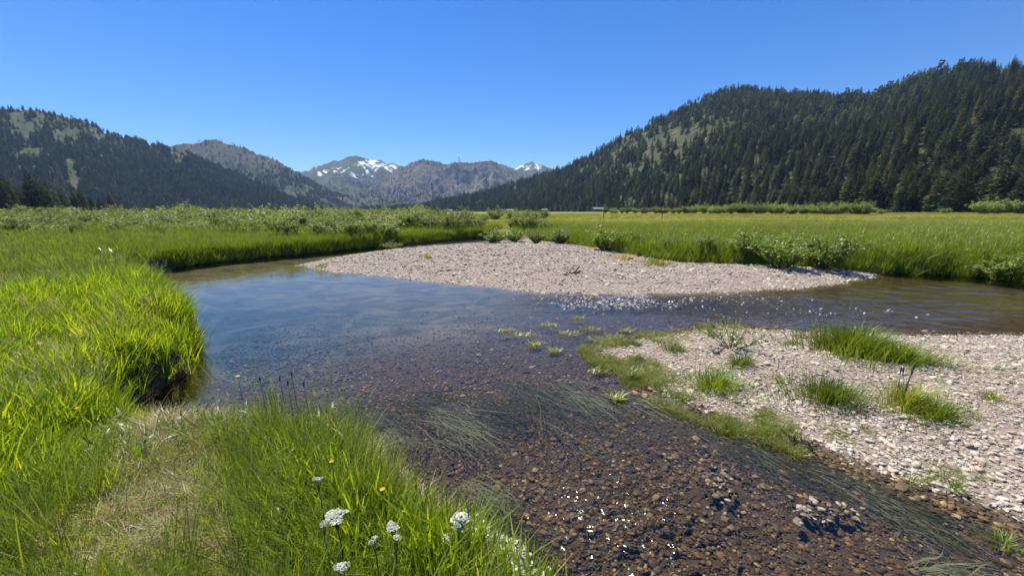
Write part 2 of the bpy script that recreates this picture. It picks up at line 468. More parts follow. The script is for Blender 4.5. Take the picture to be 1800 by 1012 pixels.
def hill(name, ridge, base, ncol, nrow, prof, rough, nscale, seed, mat, ridged=False, back=1.25, z0=0.5, warp=0.0):
    """A hillside from its foot (photo column, distance) to its crest (photo column, photo row, distance), then falling away behind."""
    u = np.linspace(ridge[0][0], ridge[-1][0], ncol)
    u = u + 0
    ry = interp(ridge, u, 1); rY = interp(ridge, u, 2)
    ry = ry + (vnoise(u * 0.06, u * 0, seed + 3) - 0.5) * 5 + (vnoise(u * 0.2, u * 0, seed + 4) - 0.5) * 2.5
    bY = interp(base, u, 1)
    R = np.array([at_y(a, b_, c_) for a, b_, c_ in zip(u, ry, rY)])
    B = np.array([at_y(a, 374, c_) for a, c_ in zip(u, bY)]); B[:, 2] = z0
    vv = np.concatenate([np.linspace(-0.06, 1, nrow), 1 + np.linspace(0.05, 1, 10) * (back - 1)])
    V = np.zeros((len(vv), ncol, 3))
    for i, v in enumerate(vv):
        V[i, :, :2] = B[:, :2] + (R[:, :2] - B[:, :2]) * v
        s = prof(min(max(v, 0), 1))
        zz = B[:, 2] + (R[:, 2] - B[:, 2]) * s
        if v > 1: zz = R[:, 2] - (R[:, 2] - B[:, 2]) * ((v - 1) / (back - 1)) ** 1.3
        if v < 0: zz = B[:, 2] - 4
        V[i, :, 2] = zz
    x, y = V[:, :, 0], V[:, :, 1]
    nz = fbm(x / nscale, y / nscale, seed, 6, ridged) - (0.6 if ridged else 0.5)
    wgt = np.array([math.sin(math.pi * min(max(v, 0), 1)) ** 0.7 if v <= 1 else 0.3 for v in vv])[:, None]
    V[:, :, 2] += nz * rough * wgt
    I = np.arange(len(vv) * ncol).reshape(len(vv), ncol)
    Q = np.stack([I[:-1, :-1], I[:-1, 1:], I[1:, 1:], I[1:, :-1]], -1).reshape(-1, 4)
    me = mesh_np(name, V.reshape(-1, 3), Q)
    o = link(name, me, mat, kind='structure')
    return V, nrow, o

def hill_material(name, green, brown, rock, rockamt, scale, snow=None):
    k = NT(name)
    P = k.pos()
    n1 = k.noise(scale, 6, 0.62, P); n2 = k.noise(scale * 6, 5, 0.65, P); n3 = k.noise(scale * 2.3, 5, 0.7, P)
    c = k.mix(k.ramp(n1, 0.4, 0.62), green, brown)
    c = k.mix(k.math('MULTIPLY', k.ramp(n2, 0.42, 0.68), 0.55), c, tuple(q * 0.45 for q in green))
    sl = k.n("ShaderNodeSeparateXYZ"); k.set(sl.inputs[0], k.n("ShaderNodeNewGeometry").outputs['True Normal'])
    rk = k.math('ADD', k.ramp(sl.outputs[2], 0.93, 0.60), k.ramp(n3, 0.45, 0.75, -0.35, 0.6))
    rc = k.mix(k.ramp(n2, 0.35, 0.7), tuple(q * 0.55 for q in rock), rock)
    c = k.mix(k.math('MULTIPLY', k.ramp(rk, 0.25, 0.7), rockamt), c, rc)
    if snow is not None:
        c = k.mix(k.attr('snow'), c, (0.86, 0.88, 0.92))
    b = k.n("ShaderNodeBsdfPrincipled"); k.set(b.inputs['Base Color'], c)
    b.inputs['Roughness'].default_value = 0.95; b.inputs['Specular IOR Level'].default_value = 0.05
    k.set(b.inputs['Normal'], k.bump(n2, 0.9, 1.5 / scale * 0.02))
    return k.done(b)

M['hill_r'] = hill_material('hillside_right', (0.055, 0.075, 0.025), (0.095, 0.085, 0.045), (0.36, 0.29, 0.24), 0.35, 0.02)
M['hill_l'] = hill_material('hillside_left', (0.055, 0.085, 0.028), (0.115, 0.105, 0.065), (0.24, 0.22, 0.20), 0.5, 0.012)
M['ridge_l'] = hill_material('ridge_left', (0.06, 0.085, 0.03), (0.12, 0.11, 0.07), (0.22, 0.20, 0.19), 0.8, 0.006)
M['peak'] = hill_material('peaks', (0.06, 0.095, 0.035), (0.105, 0.11, 0.07), (0.20, 0.18, 0.175), 0.9, 0.0035, snow=True)
M['crag'] = hill_material('crag', (0.06, 0.09, 0.032), (0.12, 0.11, 0.075), (0.27, 0.24, 0.22), 0.95, 0.006)

RH_RIDGE = [(640, 372, 1900), (700, 371, 1750), (760, 360, 1600), (850, 341, 1450), (940, 316, 1380), (1000, 297, 1300), (1050, 270, 1240), (1100, 240, 1180), (1150, 215, 1140), (1200, 193, 1110),
            (1250, 170, 1080), (1280, 160, 1065), (1310, 158, 1050), (1400, 166, 960), (1480, 175, 860), (1530, 175, 800), (1580, 157, 740), (1640, 138, 670), (1700, 127, 600), (1760, 120, 550),
            (1800, 117, 520), (1900, 104, 440), (2050, 96, 350), (2300, 90, 240)]
RH_BASE = [(640, 1500), (760, 1200), (850, 980), (950, 800), (1050, 640), (1150, 480), (1250, 370), (1350, 300), (1500, 225), (1600, 196), (1700, 176), (1800, 158), (2000, 125), (2300, 95)]
RV, RN, _ = hill('hill_right', RH_RIDGE, RH_BASE, 260, 90, lambda v: 0.10 * v + 0.9 * v ** 1.12, 26, 190, 101, M['hill_r'], z0=1.2)
LH_RIDGE = [(-500, 215, 700), (-300, 200, 850), (-100, 196, 980), (0, 196, 1080), (40, 193, 1110), (90, 201, 1150), (150, 217, 1220), (200, 239, 1280), (260, 254, 1340), (310, 264, 1400), (360, 284, 1430), (420, 309, 1460),
            (470, 328, 1480), (520, 350, 1500), (560, 364, 1510), (600, 374, 1520), (640, 377, 1540)]
LH_BASE = [(-500, 330), (-300, 420), (0, 600), (150, 720), (300, 860), (450, 1080), (600, 1350), (640, 1400)]
LV, LN, _ = hill('hill_left', LH_RIDGE, LH_BASE, 220, 80, lambda v: 0.2 * v + 0.8 * v ** 1.25, 40, 230, 131, M['hill_l'], z0=1.2)
L2_RIDGE = [(180, 300, 2100), (240, 268, 2150), (300, 254, 2200), (335, 254, 2230), (360, 246, 2250), (380, 244, 2260), (400, 252, 2270), (440, 264, 2300), (490, 286, 2320), (520, 303, 2340), (560, 326, 2380), (600, 345, 2420), (650, 362, 2460), (690, 373, 2500)]
L2_BASE = [(180, 1700), (400, 1750), (560, 1800), (690, 2100)]
L2V, L2N, _ = hill('ridge_left', L2_RIDGE, L2_BASE, 240, 90, lambda v: 0.25 * v + 0.75 * v ** 1.3, 90, 300, 151, M['ridge_l'], ridged=True, z0=1)
PK_RIDGE = [(470, 310, 4300), (520, 302, 4300), (545, 297, 4350), (570, 290, 4400), (590, 283, 4450), (610, 276, 4480), (630, 274, 4500), (650, 279, 4500), (675, 285, 4500), (700, 291, 4550), (740, 300, 4600), (800, 298, 4700), (850, 285, 4700),
            (880, 291, 4750), (905, 296, 4800), (920, 291, 4850), (935, 286, 4850), (955, 291, 4850), (985, 300, 4850), (1050, 320, 4850)]
PK_BASE = [(470, 2500), (600, 2500), (700, 2700), (800, 3300), (1050, 3400)]
PV, PN, PO = hill('mountain_peaks', PK_RIDGE, PK_BASE, 330, 130, lambda v: 0.35 * v + 0.65 * v ** 1.5, 300, 560, 171, M['peak'], ridged=True, z0=1)
CR_RIDGE = [(560, 372, 2750), (600, 360, 2800), (640, 336, 2900), (670, 312, 3000), (700, 297, 3050), (720, 290, 3080), (742, 282, 3100), (760, 284, 3100), (790, 288, 3120), (830, 287, 3150), (850, 282, 3170), (870, 286, 3200), (890, 296, 3220), (915, 304, 3260),
            (945, 310, 3300), (1000, 322, 3350), (1080, 345, 3400)]
CR_BASE = [(560, 2500), (640, 2350), (800, 2150), (950, 2250), (1080, 2500)]
CV, CN, _ = hill('crag_middle', CR_RIDGE, CR_BASE, 300, 140, lambda v: 0.45 * v + 0.55 * v ** 1.2, 230, 280, 191, M['crag'], ridged=True, z0=1)

# snowfields on the high peaks lie where the ground faces away from the prevailing melt: patches with their own outlines
SNOW = [[(628, 288), (640, 280), (652, 279), (672, 283), (700, 292), (690, 300), (672, 300), (655, 296), (640, 296)], [(545, 299), (572, 292), (580, 296), (560, 303)], [(562, 308), (585, 312), (588, 318), (565, 313)],
        [(595, 296), (608, 300), (604, 304), (594, 301)], [(615, 304), (628, 306), (626, 311), (614, 309)], [(862, 287), (880, 289), (882, 296), (868, 293)], [(902, 297), (925, 289), (942, 289), (952, 294), (946, 300), (930, 296), (915, 299)],
        [(645, 302), (662, 304), (655, 308)], [(572, 303), (590, 299), (595, 303), (580, 308)]]
pv = PV.reshape(-1, 3)
ppx, ppy, _ = project(pv)
sn = np.zeros(len(pv))
for s in SNOW:
    d = sdf(s, ppx, ppy)
    sn = np.maximum(sn, sstep(-0.4, 0.4, d + (fbm(pv[:, 0] / 45 + pv[:, 1] / 120, pv[:, 1] / 45, 77, 4) - 0.635) * 46))
attr(PO.data, 'snow', sn)

# ------------------------------------------------------------------ scatter: many small alike pieces as one object
def variants(name, meshes, mat):
    c = bpy.data.collections.new(name)
    for i, me in enumerate(meshes):
        if mat is not None and len(me.materials) == 0: me.materials.append(mat)
        o = bpy.data.objects.new("%s_%02d" % (name, i), me)
        c.objects.link(o)
    return c

def scatter(name, coll, nvar, Ppts, rot, scl, tint=None, **props):
    N = len(Ppts)
    me = mesh_np(name, Ppts)
    attr(me, 'rot', rot, 'FLOAT_VECTOR')
    scl = np.asarray(scl, float)
    if scl.ndim == 1: scl = np.repeat(scl[:, None], 3, 1)
    attr(me, 'scl', scl, 'FLOAT_VECTOR')
    attr(me, 'idx', RNG.integers(0, nvar, N), 'INT')
    attr(me, 'tint', np.full(N, 0.0) if tint is None else tint)
    o = link(name, me)
    ng = bpy.data.node_groups.new(name + '_scatter', 'GeometryNodeTree')
    ng.interface.new_socket('Geometry', in_out='INPUT', socket_type='NodeSocketGeometry')
    ng.interface.new_socket('Geometry', in_out='OUTPUT', socket_type='NodeSocketGeometry')
    gi = ng.nodes.new('NodeGroupInput'); go = ng.nodes.new('NodeGroupOutput')
    ci = ng.nodes.new('GeometryNodeCollectionInfo')
    ci.inputs[0].default_value = coll
    ci.inputs['Separate Children'].default_value = True
    ci.inputs['Reset Children'].default_value = True
    ip = ng.nodes.new('GeometryNodeInstanceOnPoints')
    ip.inputs['Pick Instance'].default_value = True
    def na(n, t):
        a = ng.nodes.new('GeometryNodeInputNamedAttribute'); a.data_type = t
        a.inputs[0].default_value = n
        return a.outputs[0]
    e2r = ng.nodes.new('FunctionNodeEulerToRotation')
    L = ng.links.new
    L(gi.outputs[0], ip.inputs['Points']); L(ci.outputs[0], ip.inputs['Instance'])
    L(na('idx', 'INT'), ip.inputs['Instance Index'])
    L(na('rot', 'FLOAT_VECTOR'), e2r.inputs[0]); L(e2r.outputs[0], ip.inputs['Rotation'])
    L(na('scl', 'FLOAT_VECTOR'), ip.inputs['Scale'])
    L(ip.outputs[0], go.inputs[0])
    md = o.modifiers.new('scatter', 'NODES'); md.node_group = ng
    for kk, v in props.items(): o[kk] = v
    return o

def rots(N, tilt=0.12):
    return np.stack([RNG.normal(0, tilt, N), RNG.normal(0, tilt, N), RNG.uniform(0, 2 * math.pi, N)], 1)

# ------------------------------------------------------------------ conifers
def conifer_meshes(seed, H=1.0, nwh=26, per=6, slim=0.17, low=0.08, sparse=0.0, cards=3):
    """unit-height conifer: returns (trunk mesh, crown mesh)"""
    r = random.Random(seed)
    tb = MB()
    tb.tube([(0, 0, -0.03), (0.002, 0, 0.3), (0, 0.003, 0.65), (0, 0, 0.985)], [0.017, 0.013, 0.008, 0.0015], 6)
    cb = MB()
    for w in range(nwh):
        t = (w + r.uniform(-0.3, 0.3)) / nwh
        z = low + (1 - low) * t
        if z > 0.995: z = 0.995
        L0 = slim * ((1 - t) ** 0.75) * (0.55 + 0.45 * min(1, t * 6)) + 0.012
        n = max(3, int(per * (1 - 0.4 * t)))
        a0 = r.uniform(0, 6.28)
        for j in range(n):
            if r.random() < sparse: continue
            a = a0 + 6.28 * j / n + r.uniform(-0.35, 0.35)
            L = L0 * r.uniform(0.65, 1.2)
            droop = r.uniform(0.15, 0.5) * (1 - t) + r.uniform(-0.45, 0.0) * t
            ca, sa = math.cos(a), math.sin(a)
            bvv = r.uniform(0, 1)
            for q in range(cards):
                s0 = 0.12 + 0.5 * q / cards; s1 = min(1.0, s0 + r.uniform(0.45, 0.7))
                off = r.uniform(-0.5, 0.5) * L * 0.55
                wd = L * r.uniform(0.16, 0.3)
                zt = r.uniform(-0.012, 0.012)
                p0 = (ca * L * s0 , sa * L * s0, z - droop * L * s0 * s0)
                ex, ey = ca * L * s1 - sa * off, sa * L * s1 + ca * off
                p1 = (ex, ey, z - droop * L * s1 * s1 + zt)
                m = ((p0[0] + p1[0]) / 2, (p0[1] + p1[1]) / 2, (p0[2] + p1[2]) / 2)
                hang = L * r.uniform(0.12, 0.3)
                V = [p0, (m[0] - sa * wd, m[1] + ca * wd, m[2] - hang * 0.6), p1, (m[0] + sa * wd, m[1] - ca * wd, m[2] - hang * 0.5), (m[0], m[1], m[2] + 0.004)]
                cb.add(V, (), [(0, 1, 4), (1, 2, 4), (2, 3, 4), (3, 0, 4)], bvv)
    cb.add([(0.006, 0, 0.95), (-0.003, 0.005, 0.95), (-0.003, -0.005, 0.95), (0, 0, 1.01)], (), [(0, 1, 3), (1, 2, 3), (2, 0, 3)], 0.6)
    tm = tb.mesh('trunk'); cm = cb.mesh('crown', False)
    tm.materials.append(M['bark']); cm.materials.append(M['needle'])
    return tm, cm

TREES = [conifer_meshes(1, nwh=30, per=7, slim=0.18, low=0.07), conifer_meshes(2, nwh=28, per=7, slim=0.21, low=0.05), conifer_meshes(3, nwh=26, per=6, slim=0.165, low=0.2, sparse=0.12),
         conifer_meshes(4, nwh=24, per=6, slim=0.19, low=0.28, sparse=0.2), conifer_meshes(5, nwh=30, per=8, slim=0.25, low=0.04), conifer_meshes(6, nwh=26, per=6, slim=0.2, low=0.14, sparse=0.1)]
def far_tree(seed, slim):
    r = random.Random(seed)
    cb = MB()
    cb.tube([(0, 0, -0.05), (0, 0, 0.3)], [0.02, 0.015], 4, 0.0)
    for w in range(9):
        t = w / 9.0
        z = 0.08 + 0.86 * t
        n = 5
        for j in range(n):
            a = 6.28 * j / n + r.uniform(-.5, .5) + w
            L = (slim * (1 - t) ** 0.8 + 0.02) * r.uniform(0.7, 1.25)
            dz = -0.35 * L * (1 - t)
            ca, sa = math.cos(a), math.sin(a); wd = L * 0.42
            top = z + 0.16 * (1 - 0.5 * t)
            cb.add([(0, 0, top), (ca * L - sa * wd, sa * L + ca * wd, z + dz), (ca * L * 1.12, sa * L * 1.12, z + dz * 1.6), (ca * L + sa * wd, sa * L - ca * wd, z + dz)], (), [(0, 1, 2), (0, 2, 3)], r.uniform(0, 1))
    cb.add([(0.02, 0, .85), (-.01, .017, .85), (-.01, -.017, .85), (0, 0, 1.0)], (), [(0, 1, 3), (1, 2, 3), (2, 0, 3)], .5)
    return cb.mesh('far_tree', False)
def far_pine(seed):
    r = random.Random(seed); cb = MB(); cb.tube([(0, 0, -.05), (.01, 0, .7)], [.022, .012], 4, 0.0)
    for w in range(26):
        z = r.uniform(.35, .95); R = .20 * math.sqrt(max(.05, 1 - abs(z - .55) / .5)); a = r.uniform(0, 6.28); L = R * r.uniform(.5, 1)
        x, y = math.cos(a) * L, math.sin(a) * L; q = r.uniform(.05, .09)
        cb.add([(x, y, z + q), (x + q, y, z - q * .3), (x - q * .5, y + q * .9, z - q * .4), (x - q * .5, y - q * .9, z - q * .4)], (), [(0, 1, 2), (0, 2, 3), (0, 3, 1), (1, 3, 2)], r.random())
    return cb.mesh('far_pine', False)
FAR_COLL = variants('far_conifer', [far_tree(20, .15), far_tree(21, .19), far_tree(22, .23), far_pine(23)], M['needle'])
both = []
for tm, cm in TREES:
    mb = MB()
    for me_ in (tm, cm):
        v = np.empty(len(me_.vertices) * 3); me_.vertices.foreach_get('co', v)
        q = [tuple(p.vertices) for p in me_.polygons if len(p.vertices) == 4]; t = [tuple(p.vertices) for p in me_.polygons if len(p.vertices) == 3]
        bvv = np.empty(len(me_.vertices), np.float32); me_.attributes['bv'].data.foreach_get('value', bvv)
        mb.add(v, q, t, bvv)
    both.append(mb.mesh('conifer_whole', False))
NEAR_COLL = variants('near_conifer', both, M['needle'])

def on_hill(V, nrow, n, dens, seed):
    """random points on a hillside surface, thinned by dens(px, py, x, y)"""
    r = np.random.default_rng(seed)
    S = V[:nrow + 3]
    a = S[:-1, :-1]; b_ = S[:-1, 1:]; c_ = S[1:, :-1]
    ar = np.linalg.norm(np.cross(b_ - a, c_ - a), axis=-1)
    p = (ar / ar.sum()).ravel()
    id_ = r.choice(len(p), n, p=p)
    i, j = np.unravel_index(id_, ar.shape)
    u = r.random(n)[:, None]; v = r.random(n)[:, None]
    P = (S[i, j] * (1 - u) + S[i, j + 1] * u) * (1 - v) + (S[i + 1, j] * (1 - u) + S[i + 1, j + 1] * u) * v
    px, py, d = project(P)
    keep = r.random(n) < dens(px, py, P)
    return P[keep]

def blob(px, py, cx, cy, rx, ry): return np.exp(-(((px - cx) / rx) ** 2 + ((py - cy) / ry) ** 2))

def dens_right(px, py, P):
    d = np.full(len(px), 1.0)
    n = fbm(P[:, 0] / 60, P[:, 1] / 60, 301, 3)
    open_ = 1.0 * blob(px, py, 1130, 255, 95, 45) + 0.9 * blob(px, py, 1270, 205, 55, 25) + 0.7 * blob(px, py, 1215, 240, 60, 25) + 0.6 * blob(px, py, 1060, 300, 40, 25) + 0.7 * blob(px, py, 1290, 175, 25, 8)
    gaps = sstep(0.6, 0.72, fbm(P[:, 0] / 35, P[:, 1] / 35, 302, 3)) * 0.8 * sstep(1650, 1450, px)
    return np.clip(d - gaps - open_ * (0.6 + 0.9 * (n - 0.3)), 0.05, 1)

CLEAR_L = [[(20, 262), (78, 252), (84, 272), (40, 286), (25, 284)], [(8, 198), (40, 192), (60, 225), (70, 245), (20, 235)], [(95, 235), (135, 225), (140, 250), (100, 262)], [(115, 262), (128, 262), (142, 335), (125, 337)],
           [(150, 215), (195, 240), (180, 250), (155, 235)], [(28, 312), (50, 310), (55, 332), (35, 330)], [(60, 195), (95, 200), (90, 215), (65, 212)], [(300, 262), (330, 268), (325, 292), (295, 285)], [(255, 255), (285, 262), (282, 275), (260, 270)]]
def dens_left(px, py, P):
    n = fbm(P[:, 0] / 70, P[:, 1] / 70, 311, 3)
    up = sstep(300, 215, py)
    d = 1.0 - up * (0.38 + 1.1 * (n - 0.4))
    for c in CLEAR_L:
        d = np.where(sdf(c, px, py) + (n - 0.6) * 22 > 0, 0.05, d)
    return np.clip(d, 0.02, 1)

def dens_l2(px, py, P):
    n = fbm(P[:, 0] / 90, P[:, 1] / 90, 321, 3)
    d = 0.08 + 0.9 * sstep(0.44, 0.56, n) * sstep(285, 320, py + (px - 450) * 0.02) * sstep(395, 440, px)
    return np.clip(d, 0.0, 1)

def dens_crag(px, py, P):
    n = fbm(P[:, 0] / 80, P[:, 1] / 80, 331, 3)
    return np.clip(0.08 + 0.9 * sstep(0.42, 0.56, n) * sstep(310, 365, py) + 0.25 * sstep(296, 284, py), 0, 1)
def dens_pk(px, py, P):
    n = fbm(P[:, 0] / 130, P[:, 1] / 130, 341, 3)
    return np.clip(0.9 * sstep(0.46, 0.56, n) * sstep(296, 325, py), 0, 1)

rt = on_hill(RV, RN, 15000, dens_right, 1)
lt = on_hill(LV, LN, 19000, dens_left, 2)
l2 = on_hill(L2V, L2N, 14000, dens_l2, 3)
ct = on_hill(CV, CN, 14000, dens_crag, 4)
pt = on_hill(PV, PN, 16000, dens_pk, 5)
# rows of trees on the flat at the foot of the right hill, and a grove at the left edge of the meadow
edge = []
r_ = np.random.default_rng(9)
for _ in range(420):
    px = r_.uniform(1000, 2050); Yb = interp(RH_BASE, px, 1) * r_.uniform(0.93, 1.02)
    x, y, _z = at_y(px, 372, Yb); edge.append((x, y, 0))
grove = []
for _ in range(95):
    px = r_.uniform(-160, 200); Y = r_.uniform(195, 300) + max(0, px - 90) * 0.7
    if px > 150 and r_.random() < .4: continue
    x, y, _z = at_y(px, 372, Y); grove.append((x, y, 0))
for _ in range(160):
    px = r_.uniform(170, 600); Y = interp(LH_BASE, px, 1) * r_.uniform(0.72, 0.98)
    x, y, _z = at_y(px, 372, Y); grove.append((x, y, 0))
edge = np.array(edge); grove = np.array(grove)
for A in (edge, grove): A[:, 2] = height(A[:, 0], A[:, 1]) - 0.1
sets = [('right', rt), ('edge', edge), ('left', lt), ('grove', grove)]
allP = np.concatenate([s[1] for s in sets]); tagz = np.concatenate([[i] * len(s[1]) for i, s in enumerate(sets)])
hgt_ = RNG.uniform(13, 24, len(allP)) * np.where(RNG.random(len(allP)) < 0.15, 0.6, 1)
hgt_ = np.where(tagz == 2, hgt_ * 0.85, hgt_); hgt_ = np.where(tagz == 3, hgt_ * np.where(allP[:, 0] / allP[:, 1] < -1.05, 1.05, 0.8), hgt_)
hgt_ = np.where(tagz == 0, hgt_ * 1.04, hgt_); hgt_ = np.where(tagz == 1, RNG.uniform(9, 22, len(allP)), hgt_)
hgt_ = hgt_ * RNG.uniform(0.72, 1.18, len(allP))
hgt_ = np.where((tagz == 0) & (project(allP)[0] > 1730), hgt_ * 0.85, hgt_)
upper = sstep(190, 330, allP[:, 2])
hgt_ = hgt_ * (1 - 0.3 * upper)
dep = project(allP)[2]
ppx, ppy, _d = project(allP)
inview = (ppx > -20) & (ppx < 1820)
# the trees that show largest are things of their own; those hidden in the thick of the wood stay in the mass
show = hgt_ / dep * inview
front = np.zeros(len(allP))
front[tagz == 1] = 0.03; front[tagz == 3] = 0.03
order = np.argsort(-(show + np.where(show > 0.03, front, 0)))
own = order[:290]
rest = order[290:]
def place_tree(i, label, group):
    tm, cm = TREES[int(RNG.integers(0, len(TREES)))]
    t = thing('conifer_tree', label, 'tree', tuple(allP[i]), RNG.uniform(0, 6.28), (hgt_[i] * RNG.uniform(0.9, 1.15),) * 2 + (hgt_[i],), group)
    for nm, me_ in (('trunk', tm), ('crown', cm)):
        o = link(nm, me_, None, t); o['tint'] = float(RNG.uniform(0, 0.85))
for i in own:
    zt = tagz[i]
    q = ppx[i]; sz = 'tall' if hgt_[i] > 20 else ('short' if hgt_[i] < 13 else 'middling')
    where = 'near the right edge' if q > 1700 else 'left of the willow pair' if q > 1540 else 'right end of the willow band' if q > 1400 else 'left half of the willow band' if q > 1150 else 'towards the cabins'
    if zt == 1: place_tree(i, '%s front-row conifer of the right-hand wood, %s' % (sz, where), '%s front-row conifers %s' % (sz, where))
    elif zt == 0: place_tree(i, '%s conifer low on the right-hand hill, %s' % (sz, where), '%s lower-slope conifers %s' % (sz, where))
    elif zt == 3:
        w2_ = 'at the very left edge' if q < 60 else 'at its middle' if q < 130 else 'at its right end'
        place_tree(i, '%s dark conifer of the far left grove, %s' % (sz, w2_), '%s left grove conifers %s' % (sz, w2_))
    else: place_tree(i, '%s conifer low on the wooded left-hand hill' % sz, '%s conifers low on the left hill' % sz)
rnear = rest[dep[rest] < 520]; rfar = rest[dep[rest] >= 520]
def tree_mass(name, ids, coll, nv, P=None, Hh=None, lab=''):
    P = allP[ids] if P is None else P; Hh = hgt_[ids] if Hh is None else Hh
    s = np.stack([Hh * RNG.uniform(0.85, 1.2, len(Hh)), Hh * RNG.uniform(0.85, 1.2, len(Hh)), Hh], 1)
    r = rots(len(P), 0.02)
    scatter(name, coll, nv, P, r, s, RNG.uniform(0, 0.9, len(P)), kind='stuff', label=lab, category='forest')
tree_mass('forest', rnear, NEAR_COLL, len(TREES), lab='dense dark conifer wood covering the near slope of the right-hand hill')
tree_mass('forest', rfar[tagz[rfar] < 2], FAR_COLL, 4, lab='dark conifer forest rising up the large right-hand hill to its crest')
tree_mass('forest', rfar[tagz[rfar] >= 2], FAR_COLL, 4, lab='blue-green conifer forest on the left-hand hill with ski clearings')
P3 = np.concatenate([l2, ct, pt])
tree_mass('forest', None, FAR_COLL, 4, P3, RNG.uniform(11, 19, len(P3)), 'thin far conifer stands below the snowy peaks at the valley head')

# ------------------------------------------------------------------ grasses
def blade(mb, x, y, h, w, a, lean, bend, bv, seg=3, z=0.0, twist=0.0):
    ca, sa = math.cos(a), math.sin(a)
    wa = a + math.pi / 2 + twist
    wx_, wy_ = math.cos(wa), math.sin(wa)
    V = []
    for i in range(seg + 1):
        t = i / seg
        o = lean * h * t + bend * h * t * t
        zz = z + h * t * (1 - 0.35 * min(1.5, bend) * t)
        ww = w * 0.5 * (1 - t) ** 0.6 * (0.75 + 0.6 * t)
        if i < seg:
            V.append((x + ca * o + wx_ * ww, y + sa * o + wy_ * ww, zz)); V.append((x + ca * o - wx_ * ww, y + sa * o - wy_ * ww, zz))
        else: V.append((x + ca * o, y + sa * o, zz))
    Q = [(2 * i, 2 * i + 1, 2 * i + 3, 2 * i + 2) for i in range(seg - 1)]
    mb.add(V, Q, [(2 * (seg - 1), 2 * (seg - 1) + 1, 2 * seg)], bv)

def tuft(seed, n, rad, h0, h1, w, lean=0.25, bend=0.35, seg=3, stalks=0, flat=0.0):
    r = random.Random(seed); mb = MB()
    for i in range(n):
        a = r.uniform(0, 6.28); q = rad * math.sqrt(r.random())
        h = r.uniform(h0, h1)
        aa = r.uniform(0, 6.28) if r.random() < 0.5 else a
        blade(mb, math.cos(a) * q, math.sin(a) * q, h, w * r.uniform(0.6, 1.25), aa, r.uniform(0, lean) + flat * r.uniform(0, 1), r.uniform(0, bend) + flat * r.uniform(0, 1), r.random(), seg, -0.02, r.uniform(-0.6, 0.6))
    for i in range(stalks):
        a = r.uniform(0, 6.28); q = rad * r.random(); h = h1 * r.uniform(1.05, 1.4); aa = r.uniform(0, 6.28)
        x, y = math.cos(a) * q, math.sin(a) * q
        blade(mb, x, y, h, w * 0.3, aa, 0.12, 0.1, 0.9, 3, 0)
        for s in range(7):
            blade(mb, x + math.cos(aa) * 0.14 * h, y + math.sin(aa) * 0.14 * h, h * 0.12, w * 0.5, r.uniform(0, 6.28), 0.5, 0.1, 1.0, 2, h * (0.7 + 0.035 * s))
    return mb.mesh('tuft', True)

LUSH = variants('lush_tuft', [tuft(40 + i, 17, 0.075, 0.16, 0.40, 0.0155, 0.45, 0.55) for i in range(6)], M['lush'])
FINE = variants('fine_tuft', [tuft(60 + i, 34, 0.08, 0.14, 0.42, 0.0045, 0.35, 0.5, stalks=(i % 2)) for i in range(5)], M['mid'])
MIDT = variants('bank_tuft', [tuft(80 + i, 40, 0.20, 0.16, 0.48, 0.014, 0.35, 0.5, stalks=1) for i in range(6)], M['mid'])
MEAD = variants('meadow_tuft', [tuft(100 + i, 46, 0.40, 0.10, 0.30, 0.022, 0.35, 0.4, stalks=1) for i in range(6)], M['meadow'])
DRYT = variants('dry_tuft', [tuft(120 + i, 40, 0.10, 0.03, 0.13, 0.004, 0.6, 0.6, flat=0.9) for i in range(5)], M['dry'])
FLATG = variants('trodden_tuft', [tuft(130 + i, 24, 0.09, 0.05, 0.17, 0.006, 0.5, 0.6, flat=0.7) for i in range(4)], M['mid'])

DRYT_ = variants('slump_tuft', [o_.data for o_ in list(DRYT.objects) + list(FLATG.objects)], None)

def pick(n, x0, x1, y0, y1, cond, seed):
    r = np.random.default_rng(seed)
    x = r.uniform(x0, x1, n); y = r.uniform(y0, y1, n)
    z = zones(x, y)
    kp = cond(x, y, z, r.random(n))
    x, y = x[kp], y[kp]
    zz = {q: v[kp] for q, v in z.items()}
    return np.stack([x, y, height(x, y, zz)], 1), zz

def in_frame(x, y, m=120):                    # only where the photograph, or a step to its side, can see
    d = y * math.cos(PITCH) + 1.2 * math.sin(PITCH)
    return (d > 0.2) & (np.abs(x) < (900 + m) / F_PX * np.maximum(d, 0.2) + 1.0)

# near left bank, lush
P1, z1 = pick(30000, -8.5, 1.2, 0.5, 8.5, lambda x, y, z, r: (z['L'] > 0.02) & in_frame(x, y) & (z['P'] < 0.02 + 0.15 * r) & (r < np.where(np.hypot(x, y) < 4.2, 1.0, 0.62)), 11)
d1 = np.hypot(P1[:, 0], P1[:, 1])
n1 = fbm(P1[:, 0] * 0.9, P1[:, 1] * 0.9, 401, 3)
sc1 = (0.55 + 0.75 * n1) * RNG.uniform(0.75, 1.2, len(P1)) * (1 + 0.10 * np.clip(d1 - 3, 0, 5)) * (0.55 + 0.45 * sstep(0.0, 0.7, -z1['P']))
edgeb = sstep(0.35, 0.05, z1['L'])
sc1 = sc1 * (1 - 0.25 * edgeb)
erode = sstep(-2.1, -1.5, P1[:, 0]) * sstep(0.42, 0.15, z1['L']) * sstep(1.2, 1.7, P1[:, 1])
keep1 = RNG.random(len(P1)) > erode * 0.93
point = sstep(-3.4, -2.4, P1[:, 0]) * sstep(2.0, 2.6, P1[:, 1]) * sstep(3.2, 2.9, P1[:, 1])
sc1 = sc1 * (1 - 0.45 * point) * (1 - 0.4 * erode) * (1 - 0.3 * sstep(0.5, 0.62, fbm(P1[:, 0] * 2.1, P1[:, 1] * 2.1, 402, 2)))
P1, sc1, n1 = P1[keep1], sc1[keep1], n1[keep1]
r1 = rots(len(P1), 0.16)
